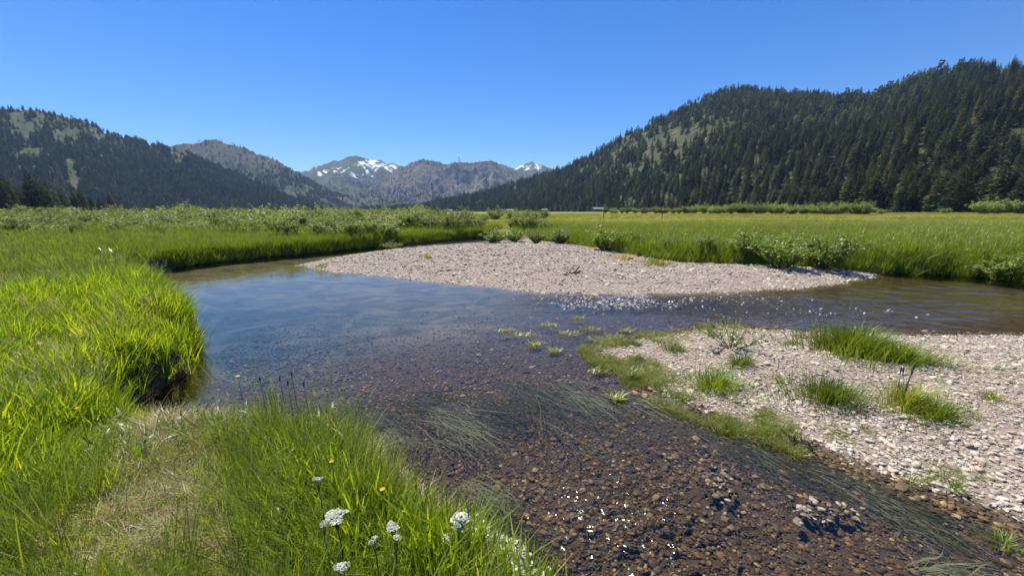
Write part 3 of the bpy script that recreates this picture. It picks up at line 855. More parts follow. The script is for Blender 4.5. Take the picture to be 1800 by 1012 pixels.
scatter('bank_grass', LUSH, 6, P1, r1, sc1, np.clip(RNG.beta(1.0, 2.6, len(P1)) + 0.25 * (n1 < 0.4), 0, 1), kind='stuff', label='lush bright green grass on the near left bank', category='grass')
P1b, z1b = pick(9000, -8.5, 1.2, 0.5, 8.5, lambda x, y, z, r: (z['L'] > 0.0) & in_frame(x, y) & (z['P'] < 0.0) & (fbm(x * 0.8, y * 0.8, 405, 3) > 0.56 - 0.08 * sstep(3, 5, y)), 12)
scatter('bank_grass', FINE, 5, P1b, rots(len(P1b), 0.18), RNG.uniform(0.7, 1.25, len(P1b)), RNG.beta(1.5, 2.5, len(P1b)), kind='stuff', label='fine seeding grass among the lush grass of the near left bank', category='grass')
def broadleaf(seed):
    r = random.Random(seed); mb = MB()
    for i in range(11):
        a = 2.4 * i; z = .02 + .02 * i
        blade(mb, 0, 0, r.uniform(.05, .10), r.uniform(.014, .026), a, .6, .7, r.random(), 4, z)
    return mb.mesh('broadleaf')
def seeder(seed):
    r = random.Random(seed); mb = MB()
    for i in range(5):
        x, y, h, a = r.gauss(0, .04), r.gauss(0, .04), r.uniform(.4, .62), r.uniform(0, 6.28); l_ = r.uniform(.05, .22)
        blade(mb, x, y, h, .0035, a, l_, .12, .6, 4, -.02)
        for q in range(9):
            t = .74 + .028 * q
            blade(mb, x + math.cos(a) * (l_ * h * t + .12 * h * t * t), y + math.sin(a) * (l_ * h * t + .12 * h * t * t), .04, .006, r.uniform(0, 6.28), .5, .2, r.random(), 2, h * t * .97 - .02)
    return mb.mesh('seeder')
BRD = variants('broadleaf_weed', [broadleaf(140 + i) for i in range(4)], M['dogwood']); SDR = variants('seed_stalk', [seeder(150 + i) for i in range(4)], M['dry'])
Pw, zw = pick(2200, -7, 1, 1.5, 7.5, lambda x, y, z, r: (z['L'] > 0.1) & in_frame(x, y) & (fbm(x * 1.7, y * 1.7, 441, 2) > 0.5), 26)
scatter('broadleaf_weeds', BRD, 4, Pw, rots(len(Pw), 0.2), RNG.uniform(0.45, 0.95, len(Pw)), RNG.random(len(Pw)) * .5, kind='stuff', label='broad-leaved weeds scattered through the grass of the near left bank', category='weeds')
Ps, zs_ = pick(1500, -9, 1, 1.3, 9, lambda x, y, z, r: (z['L'] > 0.08) & in_frame(x, y) & (z['P'] < 0.1) & (fbm(x * 1.1, y * 1.1, 442, 2) > 0.5), 27)
scatter('seed_stalks', SDR, 4, Ps, rots(len(Ps), 0.12), RNG.uniform(0.65, 1.05, len(Ps)), RNG.random(len(Ps)) * .7, kind='stuff', label='straw-coloured seed stalks standing among the near left bank grass', category='grass')
# the slumped edge: short, half-dry growth over mud
Pe, ze = pick(11000, -2.6, 0.8, 1.0, 3.2, lambda x, y, z, r: (z['L'] > -0.12) & (z['L'] < 0.6) & in_frame(x, y) & (x > -2.0) & (fbm(x * 3, y * 3, 408, 2) > 0.36), 24)
scatter('edge_grass', DRYT_, 9, Pe, rots(len(Pe), 0.4), RNG.uniform(0.45, 1.0, len(Pe)), RNG.random(len(Pe)), kind='stuff', label='short half-dry drooping grass on the slumped edge of the near bank', category='grass')
# trodden path
P2, z2 = pick(9500, -4, 1, 0.6, 4, lambda x, y, z, r: (z['P'] > -0.2 * r) & in_frame(x, y), 13)
scatter('dry_grass', DRYT, 5, P2, rots(len(P2), 0.25), RNG.uniform(0.5, 1.05, len(P2)), RNG.random(len(P2)), kind='stuff', label='flattened straw-coloured grass on the trodden path at the bottom left', category='grass')
P2b, _ = pick(7500, -4, 1, 0.6, 4, lambda x, y, z, r: (z['P'] > -0.25) & in_frame(x, y) & (fbm(x * 2.2, y * 2.2, 407, 3) > 0.42 + 0.35 * sstep(2.1, 1.4, y) * r), 14)
scatter('trodden_grass', FLATG, 4, P2b, rots(len(P2b), 0.25), RNG.uniform(0.6, 1.2, len(P2b)), RNG.random(len(P2b)), kind='stuff', label='short trodden green grass on the path at the bottom left', category='grass')
# left bank, middle distance
P3_, z3 = pick(26000, -34, 0, 6.5, 34, lambda x, y, z, r: (z['L'] > 0.05) & in_frame(x, y) & (np.hypot(x, y) > 7), 15)
n3 = fbm(P3_[:, 0] * 0.35, P3_[:, 1] * 0.35, 411, 3)
scatter('bank_grass', MIDT, 6, P3_, rots(len(P3_), 0.15), (0.55 + 0.9 * n3) * RNG.uniform(0.8, 1.2, len(P3_)), np.clip(RNG.beta(1.4, 2.6, len(P3_)) + 0.3 * sstep(.45, .6, n3) - .1, 0, 1), kind='stuff', label='tall mixed grass on the left bank beyond the bend', category='grass')
# right bank and meadow
P4, z4 = pick(26000, 0, 48, 9, 34, lambda x, y, z, r: (z['R'] > 0.25) & in_frame(x, y) & (r < np.where(z['R'] < 3, 1, 0.55)), 16)
n4 = fbm(P4[:, 0] * 0.3, P4[:, 1] * 0.3, 421, 3)
scatter('bank_grass', MIDT, 6, P4, rots(len(P4), 0.15), (0.6 + 0.7 * n4) * RNG.uniform(0.8, 1.2, len(P4)) * (1 + 0.35 * sstep(9, 14, P4[:, 0]) * sstep(3, 0.5, z4['R'])), np.clip(RNG.beta(1.2, 3, len(P4)) + 0.5 * sstep(.5, .62, n4) * sstep(2, 5, z4['R']), 0, 1), kind='stuff', label='tall green grass on the right bank behind the gravel bar', category='grass')
Pm, zm = pick(60000, -130, 170, 26, 150, lambda x, y, z, r: (np.maximum(z['L'], z['R']) > 0.5) & in_frame(x, y) & (r < np.where(y < 60, 1.0, 0.5)), 17)
nm = fbm(Pm[:, 0] * 0.06, Pm[:, 1] * 0.12, 431, 4)
scatter('meadow_grass', MEAD, 6, Pm, rots(len(Pm), 0.12), RNG.uniform(0.7, 1.2, len(Pm)) * (1 + 0.25 * sstep(50, 120, Pm[:, 1])), np.clip(RNG.beta(1.6, 2.4, len(Pm)) * 0.6 + 0.75 * sstep(.44, .58, nm), 0, 1), kind='stuff', label='yellow-green grass of the wide meadow reaching to the trees', category='grass')

# overhanging fringe along the cut banks
Pf, zf = pick(60000, -16, 0, 6, 31, lambda x, y, z, r: (z['L'] > -0.10) & (z['L'] < 0.35) & (np.hypot(x, y) > 8.5) & (z['M'] < 0.0) & ((y > 13.5) | (x > -11.3)), 18)
Pf[:, 2] = np.maximum(Pf[:, 2], 0.05)
scatter('bank_grass', MIDT, 6, Pf, rots(len(Pf), 0.3), RNG.uniform(0.6, 1.15, len(Pf)), RNG.beta(1.2, 3.5, len(Pf)), kind='stuff', label='dark grass hanging over the far left waterline', category='grass')
Pg, zg = pick(90000, 2, 34, 7, 26, lambda x, y, z, r: (z['R'] > 0.0) & (z['R'] < 0.75) & in_frame(x, y), 19)
scatter('bank_grass', MIDT, 6, Pg, rots(len(Pg), 0.3), RNG.uniform(0.6, 1.3, len(Pg)), RNG.beta(1.2, 3.5, len(Pg)), kind='stuff', label='dark grass hanging over the right waterline', category='grass')

# ------------------------------------------------------------------ pebbles
def pebble(seed, fl=0.5, sub=1, smooth=True):
    import bmesh
    bm = bmesh.new(); bmesh.ops.create_icosphere(bm, subdivisions=sub + 1, radius=0.5)
    r = np.random.default_rng(seed)
    dirs = r.normal(size=(4, 3)); dirs /= np.linalg.norm(dirs, axis=1)[:, None]; am = r.uniform(-0.38, 0.3, 4)
    sx = np.array([1.0, r.uniform(0.65, 0.95), fl * r.uniform(0.7, 1.2)])
    for v in bm.verts:
        c_ = np.array(v.co); k_ = 1 + sum(a * max(0, float(d @ c_) * 2) ** 2 for d, a in zip(dirs, am))
        v.co = Vector(c_ * k_ * sx)
    me = bpy.data.meshes.new('pebble'); bm.to_mesh(me); bm.free()
    me.polygons.foreach_set('use_smooth', np.full(len(me.polygons), smooth, bool))
    return me
def stone_material(name, cols, rough=0.85, spec=0.3):
    k = NT(name)
    t = k.attr('tint', 'INSTANCER')
    nd = k.n("ShaderNodeValToRGB")
    e = nd.color_ramp.elements
    e[0].position = 0; e[0].color = (*cols[0], 1); e[1].position = 1; e[1].color = (*cols[-1], 1)
    for i, c_ in enumerate(cols[1:-1]):
        q = e.new((i + 1) / (len(cols) - 1)); q.color = (*c_, 1)
    k.set(nd.inputs[0], t)
    nz = k.noise(40, 4, 0.65, k.pos())
    hs = k.n("ShaderNodeHueSaturation"); k.set(hs.inputs['Color'], nd.outputs[0]); k.set(hs.inputs['Value'], k.ramp(nz, 0.25, 0.75, 0.72, 1.25))
    b = k.n("ShaderNodeBsdfPrincipled"); k.set(b.inputs['Base Color'], hs.outputs[0])
    b.inputs['Roughness'].default_value = rough; b.inputs['Specular IOR Level'].default_value = spec
    return k.done(b)
M['dry_stone'] = stone_material('dry_stone', [(0.17, 0.137, 0.10), (0.40, 0.33, 0.245), (0.52, 0.435, 0.325), (0.58, 0.48, 0.36), (0.46, 0.41, 0.33), (0.65, 0.575, 0.46), (0.43, 0.32, 0.22)])
M['wet_stone'] = stone_material('wet_stone', [(0.032, 0.019, 0.009), (0.065, 0.039, 0.018), (0.12, 0.072, 0.032), (0.075, 0.058, 0.038), (0.20, 0.12, 0.05), (0.055, 0.038, 0.02), (0.36, 0.25, 0.12)], 0.6, 0.2)
DRYP = [pebble(200 + i, 0.42, i % 2, i % 3 != 0) for i in range(8)]; WETP = [pebble(220 + i, 0.4, i % 2, i % 3 != 0) for i in range(8)]
DRYC = variants('dry_pebble', DRYP, M['dry_stone']); WETC = variants('wet_pebble', WETP, M['wet_stone'])
vis_n = lambda x, y, z, r: (z['N'] > -0.12) & in_frame(x, y) & (r < np.where(np.hypot(x, y) < 5.0, 1, 0.55))
Pn, zn = pick(230000, 0.5, 16, 0.8, 7.5, vis_n, 21)
sn_ = np.exp(RNG.normal(math.log(0.023), 0.45, len(Pn))).clip(0.012, 0.095)
dn = np.hypot(Pn[:, 0], Pn[:, 1])
wet = zn['N'] < 0.03 + 0.16 * RNG.random(len(Pn))
dn2 = dn - sn_ * 12
dry_ids = np.where(~wet)[0]
ordn = dry_ids[np.argsort(-(sn_ / dn)[dry_ids])]
px_n, py_n, _ = project(Pn)
ordn = [i for i in ordn if 900 < px_n[i] < 1795 and py_n[i] < 1008]
OWN_DRY = ordn[:130]
mask = np.ones(len(Pn), bool); mask[OWN_DRY] = False; mask[wet] = False
Pn[:, 2] += sn_ * 0.12
rt_n = rots(len(Pn), 0.28)
scatter('gravel', DRYC, 8, Pn[mask], rt_n[mask], sn_[mask], RNG.random(mask.sum()), kind='stuff', label='pale pinkish gravel of the near bar on the right', category='gravel')
scatter('gravel', WETC, 8, Pn[wet], rt_n[wet], sn_[wet], RNG.random(wet.sum()), kind='stuff', label='wet dark gravel along the edge of the near bar', category='gravel')
Pmb, zmb = pick(130000, -10, 14, 8.5, 24, lambda x, y, z, r: (z['M'] > -0.1) & (z['R'] < 0.4) & (z['L'] < -0.1), 22)
sm_ = np.exp(RNG.normal(math.log(0.038), 0.5, len(Pmb))).clip(0.02, 0.2)
scatter('gravel', DRYC, 8, Pmb, rots(len(Pmb), 0.35), sm_, RNG.random(len(Pmb)), kind='stuff', label='pale pinkish gravel of the long bar across the river', category='gravel')
# river bed
Pb, zb = pick(270000, -5.5, 7, 0.6, 9.5, lambda x, y, z, r: (z['L'] < 0.0) & (z['N'] < 0.0) & in_frame(x, y) & (r < np.where(np.hypot(x, y) < 4.5, 1, 0.55) * sstep(8.2, 4.8, y + 1.8 * (fbm(x * .6, y * .6, 444, 2) - .5))), 23)
sb = np.exp(RNG.normal(math.log(0.022), 0.45, len(Pb))).clip(0.012, 0.1)
db = np.hypot(np.hypot(Pb[:, 0], Pb[:, 1]), 2.1)
pxb, pyb, _ = project(Pb)
ordb = [i for i in np.argsort(-(sb / db)) if 700 < pxb[i] < 1795 and pyb[i] < 1005 and zb['L'][i] < -0.5][:80]
mb_ = np.ones(len(Pb), bool); mb_[ordb] = False
rt_b = rots(len(Pb), 0.25); tb_ = RNG.random(len(Pb))
Pb[:, 2] += sb * 0.1
scatter('river_bed_gravel', WETC, 8, Pb[mb_], rt_b[mb_], sb[mb_], tb_[mb_], kind='stuff', label='brown wet gravel covering the river bed under clear water', category='gravel')
def pw(i):
    a, b_ = px_n[i], py_n[i]
    return 'near its bottom right corner' if b_ > 860 else 'below the seeding tussock' if b_ > 780 and a > 1500 else 'beside the root clump' if a < 1520 and b_ > 720 else 'right of the grass cushion' if a > 1650 else 'among the grass tussocks'
for i in OWN_DRY:
    me_ = DRYP[int(RNG.integers(0, 8))]
    o = link('pebble', me_, None, None, tuple(Pn[i]), label='rounded pale pebble among the largest on the near gravel bar, %s' % pw(i), category='pebble', group='larger pebbles %s' % pw(i), tint=float(RNG.random()))
    o.rotation_euler = tuple(rt_n[i]); o.scale = (sn_[i],) * 3
def bw(i):
    a, b_ = pxb[i], pyb[i]
    return 'near the flowering bank' if a < 1000 else 'in the glittering middle' if a < 1250 else 'below the near bar edge' if b_ < 900 else 'along the bottom edge'
for i in ordb:
    me_ = WETP[int(RNG.integers(0, 8))]
    o = link('river_stone', me_, None, None, tuple(Pb[i]), label='brown stone on the river bed under clear shallow water, %s' % bw(i), category='stone', group='larger bed stones %s' % bw(i), tint=float(tb_[i]))
    o.rotation_euler = tuple(rt_b[i]); o.scale = (sb[i],) * 3

# pale stones that break the surface of the shallows
rp = random.Random(31)
for (cx, cy, sx, sy, n, lab) in ((1262, 850, 20, 26, 34, 'pale grey stone breaking the surface in the left patch of the shallows'), (1455, 898, 40, 11, 38, 'pale grey stone breaking the surface in the right patch of the shallows')):
    for i in range(n):
        x, y = at(cx + rp.gauss(0, sx), cy + rp.gauss(0, sy)); sz = rp.uniform(.022, .055)
        o = link('shoal_stone', DRYP[rp.randrange(8)], None, None, (x, y, .004 - sz * .1), label=lab, category='stone', group=lab, tint=rp.choice((.0, .0, .04, .08, .14)))
        o.rotation_euler = (rp.gauss(0, .3), rp.gauss(0, .3), rp.uniform(0, 6.28)); o.scale = (sz, sz, sz * 1.15)

# ------------------------------------------------------------------ pale rocks showing through the open woods
def dens_rock(px, py, P):
    n = fbm(P[:, 0] / 45, P[:, 1] / 45, 351, 3)
    return np.clip((blob(px, py, 1105, 255, 60, 30) + blob(px, py, 1160, 215, 45, 16) + blob(px, py, 1240, 235, 40, 20) + blob(px, py, 1280, 200, 40, 16) + blob(px, py, 1150, 285, 30, 12)) * sstep(0.48, 0.62, n), 0, 1)
rk = on_hill(RV, RN, 9000, dens_rock, 8)
M['pale_rock'] = stone_material('pale_rock', [(0.24, 0.18, 0.14), (0.36, 0.28, 0.22), (0.45, 0.38, 0.32), (0.30, 0.22, 0.17)])
ROCKC = variants('hill_rock', [pebble(240 + i, 0.7) for i in range(5)], M['pale_rock'])
scatter('hillside_rocks', ROCKC, 5, rk, rots(len(rk), 0.4), RNG.uniform(2.0, 7.5, len(rk)), RNG.random(len(rk)), kind='stuff', label='pale rocks scattered over the open slope of the right-hand hill', category='rocks')

# ------------------------------------------------------------------ shrubs
def shrub_meshes(seed, nst=16, nl=1500, spread=0.55, lw=0.02, ll=0.085, top=1.0, arch=0.25):
    """unit-height leafy shrub: (stems mesh, foliage mesh)"""
    r = random.Random(seed); sb_, fb = MB(), MB()
    tips = []
    for i in range(nst):
        a = 6.28 * i / nst + r.uniform(-.4, .4); s = spread * math.sqrt(r.random()); h = top * r.uniform(0.55, 1.0) * (1 - 0.35 * (s / spread) ** 2)
        pts = []
        for j in range(6):
            t = j / 5
            q = s * (t ** 0.8) + arch * s * t * t
            pts.append((math.cos(a + 0.2 * t) * q, math.sin(a + 0.2 * t) * q, h * t - 0.03 - arch * 0.15 * s * t * t))
        sb_.tube(pts, [0.011 * (1 - 0.8 * j / 5) for j in range(6)], 5)
        tips.append(pts)
        for b_ in range(4):
            t0 = r.uniform(0.25, 0.8); k0 = int(t0 * 5); p = Vector(pts[k0])
            a2 = a + r.uniform(-1.6, 1.6); l2_ = r.uniform(0.12, 0.3)
            tw = [tuple(p + Vector((math.cos(a2) * l2_ * u, math.sin(a2) * l2_ * u, l2_ * 0.9 * u))) for u in (0, .35, .7, 1)]
            sb_.tube(tw, [0.005, 0.004, 0.003, 0.0015], 4)
            tips.append(tw)
    for i in range(nl):
        pts = r.choice(tips); t = r.random() ** 0.6 * (len(pts) - 1)
        k0 = min(int(t), len(pts) - 2); f = t - k0
        p = Vector(pts[k0]).lerp(Vector(pts[k0 + 1]), f) + Vector((r.gauss(0, .022), r.gauss(0, .022), r.gauss(0, .018)))
        if p.z < 0.04: continue
        a = r.uniform(0, 6.28); el = r.uniform(-0.5, 0.9)
        d = Vector((math.cos(a) * math.cos(el), math.sin(a) * math.cos(el), math.sin(el))); u = d.cross(Vector((r.gauss(0, .5), r.gauss(0, .5), 1))).normalized()
        L = ll * r.uniform(0.6, 1.2); W = lw * r.uniform(0.7, 1.2)
        m = p + d * L * 0.45
        fb.add([p, m + u * W - Vector((0, 0, .004)), p + d * L - Vector((0, 0, L * .12)), m - u * W], [(0, 1, 2, 3)], (), r.random())
    zz_ = np.percentile(np.concatenate(fb.v)[:, 2], 97)
    for q_ in (sb_, fb): q_.v = [v_ * np.array([1, 1, 1 / zz_]) for v_ in q_.v]
    s_, f_ = sb_.mesh('stems'), fb.mesh('foliage', False)
    s_.materials.append(M['twig'])
    return s_, f_
WIL = [shrub_meshes(300 + i, nst=26, nl=3200, spread=0.6 + 0.12 * (i % 3), lw=0.018, ll=0.10, arch=0.2 + 0.1 * (i % 2)) for i in range(5)]
for s_, f_ in WIL: f_.materials.append(M['willow'])
DOG = [shrub_meshes(320 + i, nst=24, nl=2600, spread=0.62, lw=0.026, ll=0.075, arch=0.3) for i in range(3)]
for s_, f_ in DOG: f_.materials.append(M['dogwood'])
def shrub(name, label, pos, h, wid, kind, vi, rz, group=None, tint=0.2, cat='shrub'):
    t = thing(name, label, cat, pos, rz, (h * wid, h * wid, h), group)
    for nm, me_ in zip(('stems', 'foliage'), kind[vi % len(kind)]):
        o = link(nm, me_, None, t); o['tint'] = tint
    return t
rs = random.Random(5)
NW = 0
while NW < 260:                                 # the willow thicket along the far left bank and the head of the bar
    px = rs.uniform(-70, 960); py = 384 + 36 * rs.random() ** 1.6
    if px > 700 and py > 410: continue
    x, y = at(px, py, 0.55)
    zn_ = zones(np.array([x]), np.array([y]))
    if max(zn_['L'][0], zn_['R'][0]) < 0.9: continue
    g = G(x, y); d = project([(x, y, g)])[2][0]
    topy = 369 + 15 * fbm(np.array([px * 0.012]), np.array([y * 0.06]), 501, 3)[0] - 6 + rs.uniform(-4, 8) + max(0, py - 398) * 1.0
    h = (2.0 - g) - (topy - 372) / F_PX * d
    if h < 0.5: continue
    h = min(h * 1.05, 2.4)
    sz = 'tall' if h > 1.45 else ('low' if h < 1.0 else 'middling')
    wh = 'below the left-edge grove' if px < 120 else 'below the left hill clearing' if px < 260 else 'below the left hill crest' if px < 430 else 'where the left hill ends' if px < 580 else 'below the snowy peak' if px < 720 else 'above the gravel bar tip'
    dp = 'front' if py > 396 else 'back'
    shrub('willow_shrub', '%s willow in the thicket %s, %s' % (sz, dp, wh),
          (x, y, g - 0.03), h, rs.uniform(1.0, 1.9), WIL, rs.randrange(5), rs.uniform(0, 6.28), '%s %s willows %s' % (sz, dp, wh), rs.uniform(0, 0.9))
    NW += 1
for i in range(44):                             # a band of willows far out on the right meadow
    px = 1058 + 472 * (i + rs.uniform(0, .9)) / 44; Y = rs.uniform(98, 122) + (1530 - px) * 0.12
    x, y, _z = at_y(px, 378, Y); g = G(x, y)
    shrub('willow_shrub', 'pale rounded willow in the far band across the right meadow', (x, y, g - .05), rs.uniform(2.0, 3.6) * (0.75 if px < 1180 else 1), rs.uniform(1.1, 1.6), WIL, rs.randrange(5), rs.uniform(0, 6.28), 'willows of the far band', rs.uniform(0.2, 0.9))
for px, Y, h, lab in ((1728, 108, 3.4, 'grey-green willow before the dark trees near the right edge, the left one of a pair'), (1752, 112, 3.6, 'broad grey-green willow close beside another before the dark trees at the right'),
                      (1795, 104, 3.9, 'brighter green willow cut by the right edge of the photo'), (1850, 104, 3.6, 'bright green willow just past the right edge'), (1660, 128, 1.7, 'small low willow at the foot of the dark wood'), (1548, 118, 1.5, 'tiny willow at the right end of the far band')):
    x, y, _z = at_y(px, 378, Y); shrub('willow_shrub', lab, (x, y, G(x, y) - .05), h, 1.5, WIL, rs.randrange(5), rs.uniform(0, 6), 'willows by the wood', 0.5 if px < 1780 else 0.1)
for px, py, topy, w, kd, lab in ((1064, 446, 398, 0.75, DOG, 'leafy dark green shrub where the grass meets the mid gravel bar'), (1372, 471, 417, 0.85, DOG, 'dense glossy-leaved shrub on the right bank above the gravel'),
                                 (1452, 472, 414, 0.75, DOG, 'glossy shrub on the right bank where the bar narrows into the water'), (1310, 462, 404, 0.7, WIL, 'upright willow between two darker shrubs on the right bank'),
                                 (1405, 462, 408, 0.75, WIL, 'willow rising behind the glossy shrub on the right bank'), (1492, 464, 415, 0.8, WIL, 'loose willow at the downstream end of the right bank shrubs'), (1120, 446, 405, 0.7, WIL, 'slender willow beside the leafy shrub at the head of the bar'),
                                 (1235, 458, 408, 0.7, WIL, 'fresh green willow among tall grass on the right bank'), (1782, 484, 444, 0.9, DOG, 'pale flowering shrub hanging over the water at the right edge'),
                                 (868, 428, 400, 0.9, DOG, 'dark shrub at the upstream tip of the gravel bar'), (943, 431, 404, 0.9, WIL, 'yellowish willow behind the crest of the gravel bar'), (690, 436, 424, 1.1, WIL, 'small bush standing in the stream above the bar'),
                                 (985, 430, 402, 1.0, WIL, 'rusty green willow behind the gravel crest'), (905, 425, 402, 0.9, DOG, 'dark shrub in a gap of the upstream thicket'), (1180, 455, 415, 0.7, WIL, 'low willow in reeds on the right bank')):
    x, y = at(px, py, 0.15)
    g = G(x, y); d = project([(x, y, g)])[2][0]
    py0 = project([(x, y, g)])[1][0]
    shrub('bank_shrub', lab, (x, y, g - 0.03), max(0.4, (py0 - topy) / F_PX * d * 0.88), w * 1.6, kd, rs.randrange(3), rs.uniform(0, 6.28), 'shrubs on the banks', 0.75 if 'yellow' in lab or 'rusty' in lab else 0.15)
# leafy willow seedling on the near bar
x, y = at(1285, 612, 0.1)
SEED = [shrub_meshes(345, nst=11, nl=620, spread=1.0, lw=0.022, ll=0.10, arch=0.5)]
SEED[0][1].materials.append(M['willow'])
shrub('willow_seedling', 'sprawling young willow with light leaves at the tip of the near gravel bar', (x, y, G(x, y) - .01), 0.40, 1.15, SEED, 0, 0.5, None, 0.5, 'shrub')

# ------------------------------------------------------------------ tussocks and weeds on the near bar
def tussock(label, px, py, wpx, hgt, n=220, w=0.008, mat='mid', tint=0.2, ratio=0.6, seeds=0, name='grass_tussock', lean=0.5, z=0.08, group=None):
    x, y = at(px, py, z)
    g = G(x, y); d = project([(x, y, g)])[2][0]; R = wpx / F_PX * d / 2
    r = random.Random(int(px * 7 + py)); mb = MB(); BL = []
    for i in range(int(n * 3.0)):
        a = r.uniform(0, 6.28); q = min(1.5, abs(r.gauss(0, 0.5)) + 0.12 * r.random())
        lobe = 0.75 + 0.35 * math.sin(2 * a + px) + 0.2 * math.sin(5 * a + py)
        bx, by = math.cos(a) * q * R * lobe * 1.7, math.sin(a) * q * R * ratio * lobe * 1.7
        h = hgt * (0.25 + 0.75 * r.random() ** 1.3) * (1.1 - 0.45 * min(q, 1.2))
        BL.append((bx, by, h, w * r.uniform(.6, 1.2), a + r.uniform(-.9, .9), r.uniform(0, lean) * (0.3 + q), r.uniform(0.1, 0.7), r.random(), r.uniform(-.6, .6)))
    gzs = height(np.array([q[0] + x for q in BL]), np.array([q[1] + y for q in BL])) - g
    for q, gz_ in zip(BL, gzs): blade(mb, *q[:8], 3, gz_ - .015, q[8])
    o = thing(name, label, 'grass', (x, y, g), 0, 1.0, group or 'grass tussocks on the near bar')
    b_ = link('blades', mb.mesh('blades'), M[mat], o); b_['tint'] = tint
    rt_ = MB()
    for i in range(14):
        a = r.uniform(0, 6.28); q = R * 0.6 * math.sqrt(r.random())
        blade(rt_, math.cos(a) * q, math.sin(a) * q * ratio, hgt * 0.45, w, r.uniform(0, 6.28), 0.8, 0.9, r.random(), 3, -0.01)
    dd = link('dry_blades', rt_.mesh('dry_blades'), M['dry'], o); dd['tint'] = 0.4
    for i in range(seeds):
        a = r.uniform(0, 6.28); q = R * 0.5 * r.random(); sb2 = MB()
        p = (math.cos(a) * q, math.sin(a) * q * ratio); tl = r.uniform(-.15, .15)
        H = hgt * r.uniform(1.1, 1.4)
        sb2.tube([(p[0], p[1], 0), (p[0] + tl * H * .4, p[1], H * .6), (p[0] + tl * H, p[1], H * .8)], [.003, .0025, .002], 5)
        sb2.tube([(p[0] + tl * H, p[1], H * .78), (p[0] + tl * H * 1.1, p[1], H * .88), (p[0] + tl * H * 1.2, p[1], H)], [.004, .009, .002], 6)
        link('seed_spike', sb2.mesh('seed_spike'), M['seed_head'], o)
    return o
tussock('largest green grass clump, at the back of the near gravel bar by the water', 1500, 622, 180, 0.50, 800, 0.012, tint=0.05)
tussock('small lower lobe of grass in front of the largest clump', 1580, 640, 95, 0.34, 300, 0.010, tint=0.1)
tussock('domed green tussock in the middle of the near gravel bar', 1455, 703, 138, 0.30, 480, 0.008, tint=0.1)
tussock('pale tussock with dark seed spikes on the near gravel bar', 1590, 716, 80, 0.34, 200, 0.008, 'meadow', 0.35, seeds=5)
tussock('low green cushion of grass right of the seeding tussock', 1640, 736, 95, 0.24, 340, 0.007, tint=0.1)
tussock('wide low grass patch near the left tip of the near bar', 1255, 675, 135, 0.22, 480, 0.008, tint=0.3)
tussock('fresh grass patch behind the wide low one on the near bar', 1300, 645, 60, 0.2, 180, 0.008, tint=0.05)
tussock('small blue-green grass clump at the tip of the near bar', 1185, 614, 52, 0.2, 170, 0.007, tint=0.0)
tussock('tiny yellowish sprig by the right edge of the near bar', 1738, 712, 48, 0.12, 60, 0.01, 'meadow', 0.2)
tussock('lone arching grass sprig low on the near gravel bar', 1682, 848, 34, 0.13, 28, 0.008, tint=0.1)
tussock('tiny grass sprig below the domed tussock', 1522, 752, 28, 0.1, 26, 0.006, 'meadow', 0.3)
tussock('small sprig left of the domed tussock', 1368, 672, 36, 0.12, 50, 0.008, 'meadow', 0.3)
tussock('light green sprigs on the water edge behind the bar', 1390, 606, 44, 0.13, 60, 0.008, 'meadow', 0.3)
tussock('thin sprig right of the green cushion', 1716, 742, 22, 0.1, 22, 0.007, 'mid', 0.2)
tussock('pale weedy grass at the back edge of the near bar', 1420, 588, 50, 0.14, 70, 0.006, 'dry', 0.4)
tussock('dull drooping grass mat on the bar edge above the current', 1285, 738, 95, 0.12, 240, 0.007, 'mid', 0.55, lean=0.9)
tussock('ragged grass fringe on the bar edge next to the root clump', 1345, 745, 60, 0.13, 140, 0.007, 'mid', 0.6, lean=0.9)
tussock('pale weed bunch at the lower right corner of the water', 1770, 935, 70, 0.12, 90, 0.006, 'mid', 0.5, lean=1.2)
tussock('dry tuft growing alone on the long gravel bar', 752, 455, 16, 0.32, 50, 0.02, 'meadow', 0.6, z=0.25, group='grass on the long bar')
tussock('rusty low grass patch beside the leafy shrub', 1100, 458, 60, 0.30, 120, 0.03, 'dry', 0.3, z=0.2, group='grass on the long bar')
tussock('olive low grass fringe right of the rusty patch', 1155, 465, 70, 0.28, 140, 0.03, 'meadow', 0.5, z=0.2, group='grass on the long bar')
tussock('small green tuft on the waterline spit upstream', 565, 468, 30, 0.2, 50, 0.02, 'mid', 0.3, z=0.05, group='grass on the long bar')
MATC = variants('mat_tuft', [o_.data for o_ in list(DRYT.objects)[:1] + list(FLATG.objects) + list(FLATG.objects)[:1]], None)
# ragged mat over the tip and the wet edge of the near bar
Pt, zt_ = pick(60000, 0.6, 4.2, 2.4, 6.4, lambda x, y, z, r: (z['N'] > -0.16) & (z['N'] < 0.55) & (fbm(x * 2.6, y * 2.6, 409, 3) > 0.47) & (r < np.where(x < 2.6, 1, 0.5) * np.where(y > 5.6, .4, 1) * sstep(0.6, 0.1, z['N'])), 25)
Pt = Pt[RNG.permutation(len(Pt))[:3200]]
Pt[:, 2] = np.maximum(Pt[:, 2], 0.0)
scatter('weed_mat', MATC, 6, Pt, rots(len(Pt), 0.4), RNG.uniform(0.28, 0.62, len(Pt)), RNG.random(len(Pt)), kind='stuff', label='ragged mat of washed-up weed on the tip and wet edge of the near bar', category='weeds')
# stray seedlings between the stones
Pd, zd_ = pick(420, 2, 10, 1.6, 6, lambda x, y, z, r: (z['N'] > 0.3) & in_frame(x, y) & (fbm(x * .9, y * .9, 443, 2) > 0.42), 28)
scatter('seedlings', FLATG, 4, Pd, rots(len(Pd), 0.2), RNG.uniform(0.2, 0.55, len(Pd)), RNG.random(len(Pd)), kind='stuff', label='stray grass seedlings between the stones of the near bar', category='grass')
